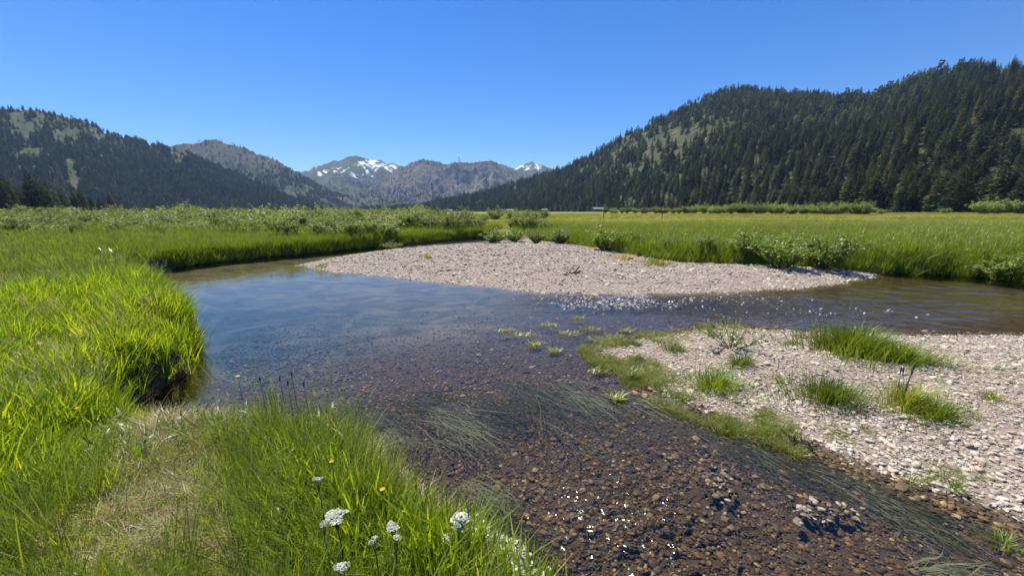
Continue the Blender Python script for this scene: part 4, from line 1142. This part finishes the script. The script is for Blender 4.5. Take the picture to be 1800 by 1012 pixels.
# sodden hummocks standing in the shallows
def hummock(label, px, py, wpx, hz, grass, mat, seed):
    x, y = at(px, py, 0.02); g = min(G(x, y), -0.01); d = project([(x, y, 0)])[2][0]; R = wpx / F_PX * d / 2
    o = thing('mud_hummock', label, 'hummock', (x, y, 0), 0, 1.0, 'hummocks in the shallows')
    nr, na = 7, 18; V = []; Qh = []
    for i in range(nr):
        t = i / (nr - 1)
        for j in range(na):
            a = 6.28318 * j / na
            rr = R * (1 - t * 0.85) * (1 + 0.35 * (vnoise(np.array([math.cos(a) * 2 + seed]), np.array([math.sin(a) * 2 + t]), seed)[0] - .5))
            V.append((math.cos(a) * rr, math.sin(a) * rr * 0.7, g - .05 + (hz - g + .05) * t ** 0.6 + 0.02 * vnoise(np.array([j * .9]), np.array([i * 1.3]), seed)[0]))
    for i in range(nr - 1):
        for j in range(na): Qh.append((i * na + j, i * na + (j + 1) % na, (i + 1) * na + (j + 1) % na, (i + 1) * na + j))
    V.append((0, 0, hz + 0.01)); T = [((nr - 1) * na + j, (nr - 1) * na + (j + 1) % na, len(V) - 1) for j in range(na)]
    mb = MB(); mb.add(V, Qh, T)
    link('mound', mb.mesh('mound'), M['mud'], o)
    if grass:
        gb = MB(); r = random.Random(seed)
        for i in range(grass):
            a = r.uniform(0, 6.28); q = R * 0.9 * math.sqrt(r.random())
            blade(gb, math.cos(a) * q, math.sin(a) * q * .7, r.uniform(.04, .13), .007, r.uniform(0, 6.28), .4, .6, r.random(), 3, hz * (1 - q / R * .5))
        gg = link('grass_tuft', gb.mesh('grass_tuft'), M[mat], o); gg['tint'] = .3
M['mud'] = plain('mud', (0.10, 0.072, 0.045), 0.8, 0.5, 25, 0.3)
hummock('bare brown mud hummock standing in the riffle', 1050, 618, 34, 0.05, 0, 'mid', 3)
hummock('grass-topped mud hummock at the tip of the near bar', 1108, 607, 40, 0.06, 90, 'mid', 4)
hummock('dark grassy hummock mirrored in still water by the near bar', 1112, 664, 32, 0.07, 110, 'mid', 5)
hummock('weedy hummock between the shallows and the bar', 1120, 632, 44, 0.06, 110, 'meadow', 6)
hummock('small sodden clump on the spit below the dark left bank', 232, 491, 20, 0.08, 20, 'dry', 7)
# ------------------------------------------------------------------ drift roots
def root_clump(label, px, py, R, n, seed, z=0.1, name='root_clump', mat='twig'):
    x, y = at(px, py, z); g = G(x, y); r = random.Random(seed)
    o = thing(name, label, 'driftwood', (x, y, g), 0, 1.0, 'drift roots')
    for i in range(n):
        mb = MB(); a = r.uniform(0, 6.28); L = R * r.uniform(.6, 1.3); el = r.uniform(0.05, 0.9)
        p = Vector((r.gauss(0, R * .3), r.gauss(0, R * .2), 0.0)); pts = [tuple(p)]
        for j in range(4):
            a += r.uniform(-.6, .6); el += r.uniform(-.5, .3)
            p = p + Vector((math.cos(a) * math.cos(el), math.sin(a) * math.cos(el), math.sin(el))) * L / 4
            p.z = max(p.z, 0.0); pts.append(tuple(p))
        mb.tube(pts, [R * .09, R * .08, R * .06, R * .045, R * .015], 6)
        link('root', mb.mesh('root'), M[mat], o)
M['dark_root'] = plain('dark_root', (0.045, 0.033, 0.024), 0.9, 0.4, 30)
root_clump('dark drift root lying alone on the long gravel bar', 1003, 482, 0.28, 12, 3, 0.2, mat='dark_root')
root_clump('dark tangled root clump at the edge of the near bar', 1405, 772, 0.13, 22, 4, 0.06, mat='dark_root')
root_clump('small dark driftwood piece behind the dry tuft on the bar', 740, 451, 0.16, 6, 6, 0.25, mat='dark_root')
root_clump('brown root at the foot of the young willow', 1262, 622, 0.10, 8, 7, 0.1, mat='dark_root')
root_clump('pale twig sticking out of the water by the left bank', 262, 483, 0.22, 3, 8, 0.0)
# ------------------------------------------------------------------ ribbons of water weed combed by the current
M['weed'] = leaf_material('water_weed', (0.032, 0.042, 0.012), (0.085, 0.085, 0.03), (0.20, 0.215, 0.12), dry_lo=0.75, trans=0.15, gloss=0.015, rough=0.5)  # palest tint paints the silvery sheen of ribbons reflecting light
def weed(label, p0, p1, wpx, n, tint, seed, lift=0.003, w=0.0045, lengthen=1.15):
    a0 = at(*p0); a1 = at(*p1)
    dx, dy = a1[0] - a0[0], a1[1] - a0[1]; L = math.hypot(dx, dy) * lengthen; ang = math.atan2(dy, dx)
    d = project([(a0[0], a0[1], 0)])[2][0]; W = wpx / F_PX * d
    r = random.Random(seed); mb = MB()
    for i in range(n):
        off = r.gauss(0, .4) * W + .25 * W * math.sin(i * .7); st = r.uniform(0, .6) * L
        bx, by = math.cos(ang) * st - math.sin(ang) * off, math.sin(ang) * st + math.cos(ang) * off
        l_ = L * r.uniform(.25, .75); cur = r.gauss(0, .55); ph = r.uniform(0, 6.28)
        V = []; Qs = []; S = 7
        ww = w * r.uniform(.5, 1.2); zt = r.uniform(-.06, -.004) if r.random() < .72 else lift * r.uniform(.0, 1.6)
        x, y = bx, by; aa = ang + r.uniform(-.12, .12)
        for s in range(S + 1):
            t = s / S
            z_ = -0.05 * (1 - min(1, t * 4)) + zt + 0.004 * math.sin(ph + t * 7)
            hw = ww * .5 * (1 - t ** 3 * .9)
            V += [(x - math.sin(aa) * hw, y + math.cos(aa) * hw, z_ + .002), (x + math.sin(aa) * hw, y - math.cos(aa) * hw, z_ - .001)]
            aa += cur / S + .16 * math.sin(ph + t * 9); x += math.cos(aa) * l_ / S; y += math.sin(aa) * l_ / S
        Qs = [(2 * s, 2 * s + 1, 2 * s + 3, 2 * s + 2) for s in range(S)]
        mb.add(V, Qs, (), r.random())
    o = link('water_weed', mb.mesh('water_weed'), M['weed'], None, (a0[0], a0[1], 0.0), label=label, category='water weed', group='weed ribbons in the current', tint=tint)
weed('weed ribbons tinted with silvery sheen, trailing in midstream, the clearest bunch', (745, 712), (850, 775), 60, 150, 1.0, 1)
weed('weed bunch tinted with silvery sheen by the left bank below the grassy point', (650, 735), (725, 790), 38, 80, 1.0, 2)
weed('pale weed ribbons over dark stones near the bank flowers', (815, 830), (905, 905), 34, 110, 1.0, 3)
weed('yellow-green weed sweeping out from the flowering bank', (860, 905), (940, 965), 40, 110, .35, 4)
weed('long dark weed streamer above the middle of the shallows', (880, 655), (1050, 760), 44, 130, .3, 5)
weed('weed ribbons tinted with a pale glint upstream of the bar edge', (970, 660), (1090, 730), 36, 80, .85, 6)
weed('olive weed streaming past the tip of the near bar', (1060, 670), (1200, 740), 60, 200, .4, 7)
weed('dark weed carpet running along the edge of the near bar', (1200, 735), (1420, 830), 50, 260, .3, 8)
weed('dark weed trail farther along the bar edge', (1400, 800), (1640, 905), 46, 240, .3, 9)
weed('pale straw weed in the bottom right corner', (1590, 985), (1760, 1005), 24, 60, .9, 10)
weed('dark weed patch over the pool left of midstream', (690, 690), (770, 720), 70, 130, .3, 11)
weed('weed trail between the silvery bunches', (600, 700), (670, 770), 60, 120, .3, 12)
weed('short bright weed sprig on the dark shallows', (1290, 790), (1350, 815), 12, 26, .5, 13)
weed('pale grass mat washed over the tip of the near bar', (1120, 690), (1185, 715), 40, 180, .9, 14, lift=0.02)
weed('dark submerged weed below the near bar edge', (1500, 860), (1700, 960), 50, 120, .1, 15)
weed('green underwater weed at the foot of the flowering bank', (745, 840), (800, 900), 24, 60, .25, 16)
weed('dark weed left of the silver ribbons', (820, 690), (905, 740), 50, 130, .3, 17)
# floating mats of weed in the riffle
def float_mat(px, py, wpx, seed, label):
    x, y = at(px, py); d = project([(x, y, 0)])[2][0]; R = wpx / F_PX * d / 2; r = random.Random(seed); mb = MB()
    for i in range(60):
        a = r.uniform(0, 6.28); q = R * math.sqrt(r.random())
        blade(mb, math.cos(a) * q, math.sin(a) * q * .55, r.uniform(.03, .07), .012, r.uniform(0, 6.28), 1.1, .9, r.random(), 2, .004)
    link('floating_weed', mb.mesh('floating_weed'), M['meadow'], None, (x, y, .002), label=label, category='water weed', group='floating weed in the riffle', tint=.25)
for i, (px, py, w_) in enumerate([(890, 582, 34), (925, 590, 44), (940, 606, 30), (1000, 588, 46), (1040, 580, 40), (1078, 592, 34), (965, 572, 30), (1050, 598, 40), (1100, 583, 24), (1055, 655, 44), (1085, 700, 30), (975, 618, 26), (1015, 560, 24)]):
    float_mat(px, py, w_, 60 + i, 'small light green weed mat floating in the riffle left of the near bar')
# upright dark stalks in the riffle
def stalk(px, py, h, label):
    x, y = at(px, py); mb = MB(); r = random.Random(int(px))
    for i in range(5): blade(mb, r.gauss(0, .02), r.gauss(0, .02), h * r.uniform(.5, 1), .012, r.uniform(0, 6.28), .15, .1, r.random(), 3, -.1)
    link('water_stalk', mb.mesh('water_stalk'), M['dogwood'], None, (x, y, 0), label=label, category='plant', group='stalks in the riffle', tint=.1)
for px, py, h, lab in ((1030, 578, .3, 'dark stalk standing in the riffle, farthest upstream'), (1002, 632, .32, 'tallest dark stalk standing in the shallows'), (1021, 644, .2, 'thin stalk just right of the tallest one'), (1036, 645, .22, 'thin stalk next to the brown hummock'), (922, 668, .24, 'lone green stalk in midstream'), (972, 592, .14, 'short stub of stalks among floating weed')):
    stalk(px, py, h, lab)

# white flecks modelled to stand in for sun glints and some broken water
M['foam'] = plain('foam', (0.66, 0.68, 0.70), 0.35, 0.06, 60, 0.5)
def fleck(seed):
    r = random.Random(seed); n = 9; V = [(0, 0, .16)]; 
    for ring, zz in ((.5, .1), (1.0, -.05)):
        V += [(math.cos(6.283 * j / n) * ring * .5 * r.uniform(.5, 1.2), math.sin(6.283 * j / n) * ring * .22 * r.uniform(.5, 1.2), zz) for j in range(n)]
    mb = MB(); mb.add(V, [(1 + j, 1 + n + j, 1 + n + (j + 1) % n, 1 + (j + 1) % n) for j in range(n)], [(0, 1 + j, 1 + (j + 1) % n) for j in range(n)]); return mb.mesh('fleck')
GLINTC = variants('foam_fleck', [fleck(400 + i) for i in range(5)], M['foam'])
def wave_z(x, y):
    return riffle(x, y) * 0.13 * sstep(2.5, 5.5, y) * (fbm(x * 2.6, y * 3.6, 31, 4, True) - 0.55) + 0.0025 * (fbm(x * 1.2 + 3, y * 2.2, 41, 3) - 0.5)
fo = []
for cx, cy, sx, sy, n in ((2.35, 8.15, .75, .36, 700), (3.2, 8.4, 1.4, .45, 420), (1.75, 7.6, .6, .3, 60), (6.4, 7.3, .9, .22, 90), (-5.2, 23, 2.2, .35, 70)):
    fo.append(np.stack([RNG.normal(cx, sx, n), RNG.normal(cy, sy, n)], 1))
fo = np.concatenate(fo)
fo = fo[(height(fo[:, 0], fo[:, 1]) < -0.03)]
fo = fo[fbm(fo[:, 0] * 1.1, fo[:, 1] * 2.4, 611, 3) > 0.42]
FP = np.stack([fo[:, 0], fo[:, 1], wave_z(fo[:, 0], fo[:, 1]) + .004], 1)
fr_ = rots(len(FP), 0.12); fr_[:, 2] = RNG.normal(0.1, 0.35, len(FP))
fs = np.exp(RNG.normal(math.log(.027), .5, len(FP))).clip(.01, .07)
scatter('foam', GLINTC, 5, FP, fr_, fs, kind='stuff', label='white flecks standing in for sun glints and broken water on the riffle between the gravel bars', category='foam')

# ------------------------------------------------------------------ flowers on the near bank
def yarrow(label, px, py, zh, R, seed, heads=5):
    x, y = at(px, py, zh); g = min(G(x, y), zh - .12); r = random.Random(seed)
    o = thing('yarrow_plant', label, 'flower', (x, y, g), r.uniform(0, 6.28), 1.0, 'white yarrow on the near bank')
    H = zh - g; st = MB()
    st.tube([(0, 0, -.02), (.01, 0, H * .5), (0, 0, H * .86)], [.0035, .003, .0025], 6)
    link('stem', st.mesh('stem'), M['stem'], o)
    for l_ in range(5):
        lb = MB(); a = r.uniform(0, 6.28); z = H * (.15 + .13 * l_)
        for s in range(7):
            t = s / 6
            for sd in (-1, 1):
                blade(lb, math.cos(a) * .07 * t, math.sin(a) * .07 * t, .018 * (1 - .5 * t), .004, a + sd * 1.1, 1.2, .2, r.random(), 2, z + .03 * t)
        link('leaf', lb.mesh('leaf'), M['mid'], o)
    for h_ in range(heads):
        a = 2.4 * h_; q = R * .62 * math.sqrt(h_ / max(1, heads)); cx, cy, cz = math.cos(a) * q, math.sin(a) * q, H - q * .25 + r.uniform(-.008, .006)
        hb = MB(); hb.tube([(0, 0, H * .8), (cx * .7, cy * .7, H * .93), (cx, cy, cz - .006)], [.002, .0018, .0016], 4, .1)
        fb = MB(); rr = R * .42
        for f_ in range(26):
            b_ = r.uniform(0, 6.28); p = rr * math.sqrt(r.random()); fx_, fy_ = cx + math.cos(b_) * p, cy + math.sin(b_) * p; fz = cz - p * p / rr * .3 + r.uniform(-.002, .002)
            s_ = r.uniform(.0035, .0055) * (R / .04)
            V = [(fx_, fy_, fz + .0015)] + [(fx_ + math.cos(k_ * 1.2566 + b_) * s_, fy_ + math.sin(k_ * 1.2566 + b_) * s_, fz + r.uniform(-.0012, .0012)) for k_ in range(5)]
            fb.add(V, (), [(0, k_ + 1, (k_ + 1) % 5 + 1) for k_ in range(5)], r.random())
        hd = link('flower_head', fb.mesh('flower_head', False), M['white_petal'], o)
        link('stalk', hb.mesh('stalk'), M['stem'], hd)
yarrow('largest white yarrow cluster low in the grass at bottom centre-left', 590, 902, .82, .050, 1, 8)
yarrow('small yarrow head just below the largest cluster', 568, 920, .82, .026, 2, 2)
yarrow('white yarrow cluster second from the water on the near bank', 690, 922, .80, .034, 3, 5)
yarrow('small round yarrow head left of the second cluster', 658, 946, .80, .026, 4, 2)
yarrow('broad white yarrow head leaning over the water edge', 808, 906, .70, .046, 5, 7)
yarrow('yarrow head tucked below the one over the water', 806, 922, .68, .036, 6, 4)
yarrow('greyish fading yarrow at the bottom edge', 600, 992, .84, .032, 7, 5)
yarrow('pinkish lone yarrow head among tall blades', 558, 838, .86, .028, 8, 3)
yarrow('white yarrow near the bank debris', 782, 942, .66, .03, 9, 3)
yarrow('small yarrow between two clusters', 696, 940, .8, .024, 10, 2)
rf_ = random.Random(12)
for i in range(48):
    t = i / 48.0
    px = 812 + 120 * t + rf_.uniform(-14, 14); py = 915 + 90 * t + rf_.uniform(-14, 12)
    x, y = at(px, py, .5); g = G(x, y); mb = MB(); H = max(.06, .5 - g)
    for q in range(8):
        cx, cy, cz = rf_.gauss(0, .02), rf_.gauss(0, .02), H + rf_.gauss(0, .01)
        mb.add([(cx, cy, cz)] + [(cx + math.cos(k_ * 1.2566) * .011, cy + math.sin(k_ * 1.2566) * .011, cz + rf_.uniform(-.003, .003)) for k_ in range(5)], (), [(0, k_ + 1, (k_ + 1) % 5 + 1) for k_ in range(5)], rf_.random())
    o = thing('cress_flower', 'tiny white flower in the drift along the near water edge', 'flower', (x, y, g), 0, 1.0, 'white flowers along the water edge')
    link('petals', mb.mesh('petals', False), M['white_petal'], o)
    sb2 = MB(); sb2.tube([(0, 0, -.02), (.004, 0, H * .6), (0, 0, H)], [.002, .0015, .001], 5); link('stem', sb2.mesh('stem'), M['stem'], o)
def yellow(label, px, py, zh, R=.016):
    x, y = at(px, py, zh); g = G(x, y); H = zh - g
    o = thing('yellow_flower', label, 'flower', (x, y, g), 0, 1.0, 'yellow flowers in the grass')
    sb2 = MB(); sb2.tube([(0, 0, -.02), (.01, 0, H * .5), (0, 0, H)], [.0025, .002, .0018], 5); link('stem', sb2.mesh('stem'), M['stem'], o)
    for k_ in range(6):
        a = 1.047 * k_; mb = MB(); ca, sa = math.cos(a), math.sin(a); w_ = R * .5
        mb.add([(0, 0, H), (ca * R * .6 - sa * w_, sa * R * .6 + ca * w_, H + .005), (ca * R * 1.15, sa * R * 1.15, H + .008), (ca * R * .6 + sa * w_, sa * R * .6 - ca * w_, H + .005)], [(0, 1, 2, 3)], (), .2 * k_ / 2)
        link('petal', mb.mesh('petal'), M['yellow_petal'], o)
yellow('yellow flower standing against the water above the point', 418, 662, .84, .016)
yellow('yellow flower by the bank, nearest to the water', 672, 861, .74, .012)
yellow('yellow flower among blades left of the drooping bank', 583, 812, .82, .011)
yellow('yellow flower far left in the lush grass', 72, 604, .72, .022)
yellow('orange-yellow flower beside the trodden path', 137, 718, .82, .012)
# a dandelion clock and sedge spikes on the point
x, y = at(478, 681, .7); g = G(x, y); o = thing('dandelion_clock', 'round white seed head on the grassy point by the water', 'flower', (x, y, g)); H = .7 - g
sb2 = MB(); sb2.tube([(0, 0, -.02), (.01, 0, H * .5), (0, 0, H)], [.0025, .002, .002], 5); link('stem', sb2.mesh('stem'), M['stem'], o)
mb = MB()
for i in range(160):
    d = Vector((rf_.gauss(0, 1), rf_.gauss(0, 1), rf_.gauss(0, 1))).normalized(); u = d.orthogonal().normalized() * .004; p = d * .022 + Vector((0, 0, H))
    mb.add([p - u, p + u, p + d * .004 + u.cross(d)], (), [(0, 1, 2)], .8)
link('seed_ball', mb.mesh('seed_ball', False), M['white_petal'], o)
for i, (px, py, zz, lab) in enumerate(((512, 652, .86, 'tallest dark sedge spike on the grassy point'), (491, 660, .82, 'dark sedge spike left of the tallest one'), (533, 670, .8, 'dark sedge spike nearest the water on the point'), (456, 662, .8, 'thin sedge spike beside the yellow flower'), (505, 668, .78, 'short sedge spike among taller ones'))):
    x, y = at(px, py, zz); g = G(x, y); H = zz - g
    o = thing('sedge_spike', lab, 'sedge', (x, y, g), 0, 1.0, 'sedge spikes on the point')
    sb2 = MB(); sb2.tube([(0, 0, -.02), (.01, 0, H * .5), (0, 0, H * .92)], [.003, .0025, .002], 5); link('stem', sb2.mesh('stem'), M['stem'], o)
    sb2 = MB(); sb2.tube([(0, 0, H * .9), (0, 0, H * .94), (.002, 0, H * .98), (.003, 0, H)], [.002, .006, .006, .002], 6); link('spike', sb2.mesh('spike'), M['seed_head'], o)
# tall pale-leaved plants on the far left bank
for px, py, H, lab in ((203, 460, 1.15, 'tall pale-leaved plant on the brink of the dark cut bank'), (186, 462, .8, 'shorter pale-leaved plant beside the tall one on the cut bank')):
    x, y = at(px, py, .5); g = G(x, y); o = thing('mullein_plant', lab, 'plant', (x, y, g), 0, 1.0, 'pale plants on the cut bank')
    sb2 = MB(); sb2.tube([(0, 0, -.03), (.02, 0, H * .5), (0, .02, H)], [.02, .015, .006], 6); link('stem', sb2.mesh('stem'), M['stem'], o)
    for i in range(11):
        mb = MB(); blade(mb, 0, 0, .34 * (1 - .04 * i), .11 * (1 - .05 * i), 2.4 * i, .7, .5, .5, 4, H * (.15 + .07 * i)); q = link('leaf', mb.mesh('leaf'), M['pale_leaf'] if 'pale_leaf' in M else M.setdefault('pale_leaf', leaf_material('pale_leaf', (.10, .14, .07), (.18, .22, .12), (.4, .4, .3), gloss=.08)), o)

# ------------------------------------------------------------------ cabins under the trees, posts, cable tower
M['siding'] = plain('cabin_siding', (0.10, 0.07, 0.05), 0.85, 0.25, 2)
M['roofing'] = plain('cabin_roof', (0.20, 0.195, 0.185), 0.6, 0.12, 1)
M['pane'] = plain('window_pane', (0.04, 0.05, 0.06), 0.1, 0.1, 1, 0.6)
M['trim'] = plain('white_trim', (0.7, 0.68, 0.64), 0.6, 0.08, 1)
M['steel'] = plain('tower_steel', (0.22, 0.22, 0.23), 0.6, 0.15, 1)
def cabin(label, px, Y, w, d_, h, rz, zoff=0.0):
    x, y, _z = at_y(px, 372, Y); g = G(x, y) + zoff
    o = thing('cabin', label, 'house', (x, y, g), rz, 0.8, 'cabins at the foot of the wood')
    mb = MB(); mb.box((0, 0, h / 2 - .5), (w, d_, h + 1)); mb.add([(-w / 2, -d_ / 2, h), (-w / 2, d_ / 2, h), (-w / 2, 0, h + d_ * .22), (w / 2, -d_ / 2, h), (w / 2, d_ / 2, h), (w / 2, 0, h + d_ * .22)], (), [(0, 1, 2), (3, 5, 4)])
    link('wall', mb.mesh('wall', False), M['siding'], o)
    for s in (-1, 1):
        mb = MB(); e = d_ / 2 + .9; zr = h + d_ * .22 + .15; ze = h - .3
        V = [(-w / 2 - .8, s * e, ze), (w / 2 + .8, s * e, ze), (w / 2 + .8, 0, zr), (-w / 2 - .8, 0, zr)]; V += [(a_, b_, c_ + .3) for a_, b_, c_ in V]
        mb.add(V, [(0, 1, 2, 3), (4, 7, 6, 5), (0, 4, 5, 1), (1, 5, 6, 2), (2, 6, 7, 3), (3, 7, 4, 0)])
        link('roof_slope', mb.mesh('roof_slope', False), M['roofing'], o)
    for i in range(4):
        wx_ = -w / 2 + w * (i + .5) / 4
        mb = MB(); mb.box((wx_, -d_ / 2 - .03, h * .55), (w * .13, .12, h * .34)); f_ = link('window', mb.mesh('window', False), M['trim'], o)
        mb = MB(); mb.box((wx_, -d_ / 2 - .1, h * .55), (w * .105, .06, h * .28)); link('pane', mb.mesh('pane', False), M['pane'], f_)
    mb = MB(); mb.box((w * .28, d_ * .15, h + d_ * .22), (1.1, 1.1, 2.4)); link('chimney', mb.mesh('chimney', False), M['siding'], o)
cabin('largest cabin with pale roof, right of the valley gap', 1050, 560, 19, 11, 5.5, .15)
cabin('long low cabin with pale roof left of the largest', 896, 800, 17, 10, 4.2, -.1)
cabin('dark cabin half hidden by trees between the two pale-roofed ones', 957, 700, 14, 9, 4.5, .3)
cabin('small cabin at the left end of the row under the wood', 792, 1050, 14, 9, 5, .2)
cabin('tiny cabin nearest the valley gap', 716, 1150, 16, 9, 5, .1)
cabin('cabin tucked under the left-hand trees beyond the willows', 185, 560, 12, 9, 4.5, -.3)
for px, py, Y, h, lab in ((1164, 381, 62, 1.5, 'thin pale-topped post standing in the right meadow'), (1061, 381, 66, 1.3, 'short dark post in the meadow below the largest cabin')):
    x, y, _z = at_y(px, py, Y); g = G(x, y)
    o = thing('marker_post', lab, 'post', (x, y, g), 0, 1.0)
    mb = MB(); mb.tube([(0, 0, -.2), (0, 0, h * .6), (.02, 0, h)], [.06, .055, .05], 6); link('post', mb.mesh('post'), M['bark'], o)
    mb = MB(); mb.box((.02, -.02, h + .08), (.24, .05, .22)); link('plate', mb.mesh('plate', False), M['trim'] if 'pale' in lab else M['bark'], o)
x, y, z_ = at_y(807, 288, 3145)
o = thing('cable_tower', 'slender cable-car tower on the crest of the middle crag', 'tower', (x, y, z_ - 4))
for sx in (-1, 1):
    for sy in (-1, 1):
        mb = MB(); mb.tube([(sx * 5, sy * 5, 0), (sx * 3, sy * 3, 28), (sx * 2, sy * 2, 52)], [1.1, .9, .8], 5); link('leg', mb.mesh('leg', False), M['steel'], o)
for zz in (12, 26, 40):
    mb = MB(); w_ = 4.4 - zz * .05
    for sx in (-1, 1): mb.tube([(sx * w_, -w_, zz), (sx * w_, w_, zz + 8)], [.5, .5], 4); mb.tube([(-w_, sx * w_, zz), (w_, sx * w_, zz + 8)], [.5, .5], 4)
    link('brace', mb.mesh('brace', False), M['steel'], o)
mb = MB(); mb.box((0, 0, 52), (16, 4, 2.2)); mb.box((0, 0, 56), (9, 4, 2)); link('cross_arm', mb.mesh('cross_arm', False), M['steel'], o)

# ------------------------------------------------------------------ the air between
k = NT('haze_air')
pvn = k.n("ShaderNodeVolumePrincipled")
pvn.inputs['Color'].default_value = (0.50, 0.68, 1.0, 1)
pvn.inputs['Density'].default_value = HAZE
pvn.inputs['Anisotropy'].default_value = 0.0
k.t.links.new(pvn.outputs[0], k.out.inputs['Volume'])
mb = MB(); mb.box((0, 2970, 397), (6400, 6100, 810))
link('haze', mb.mesh('haze', False), k.m, kind='stuff')
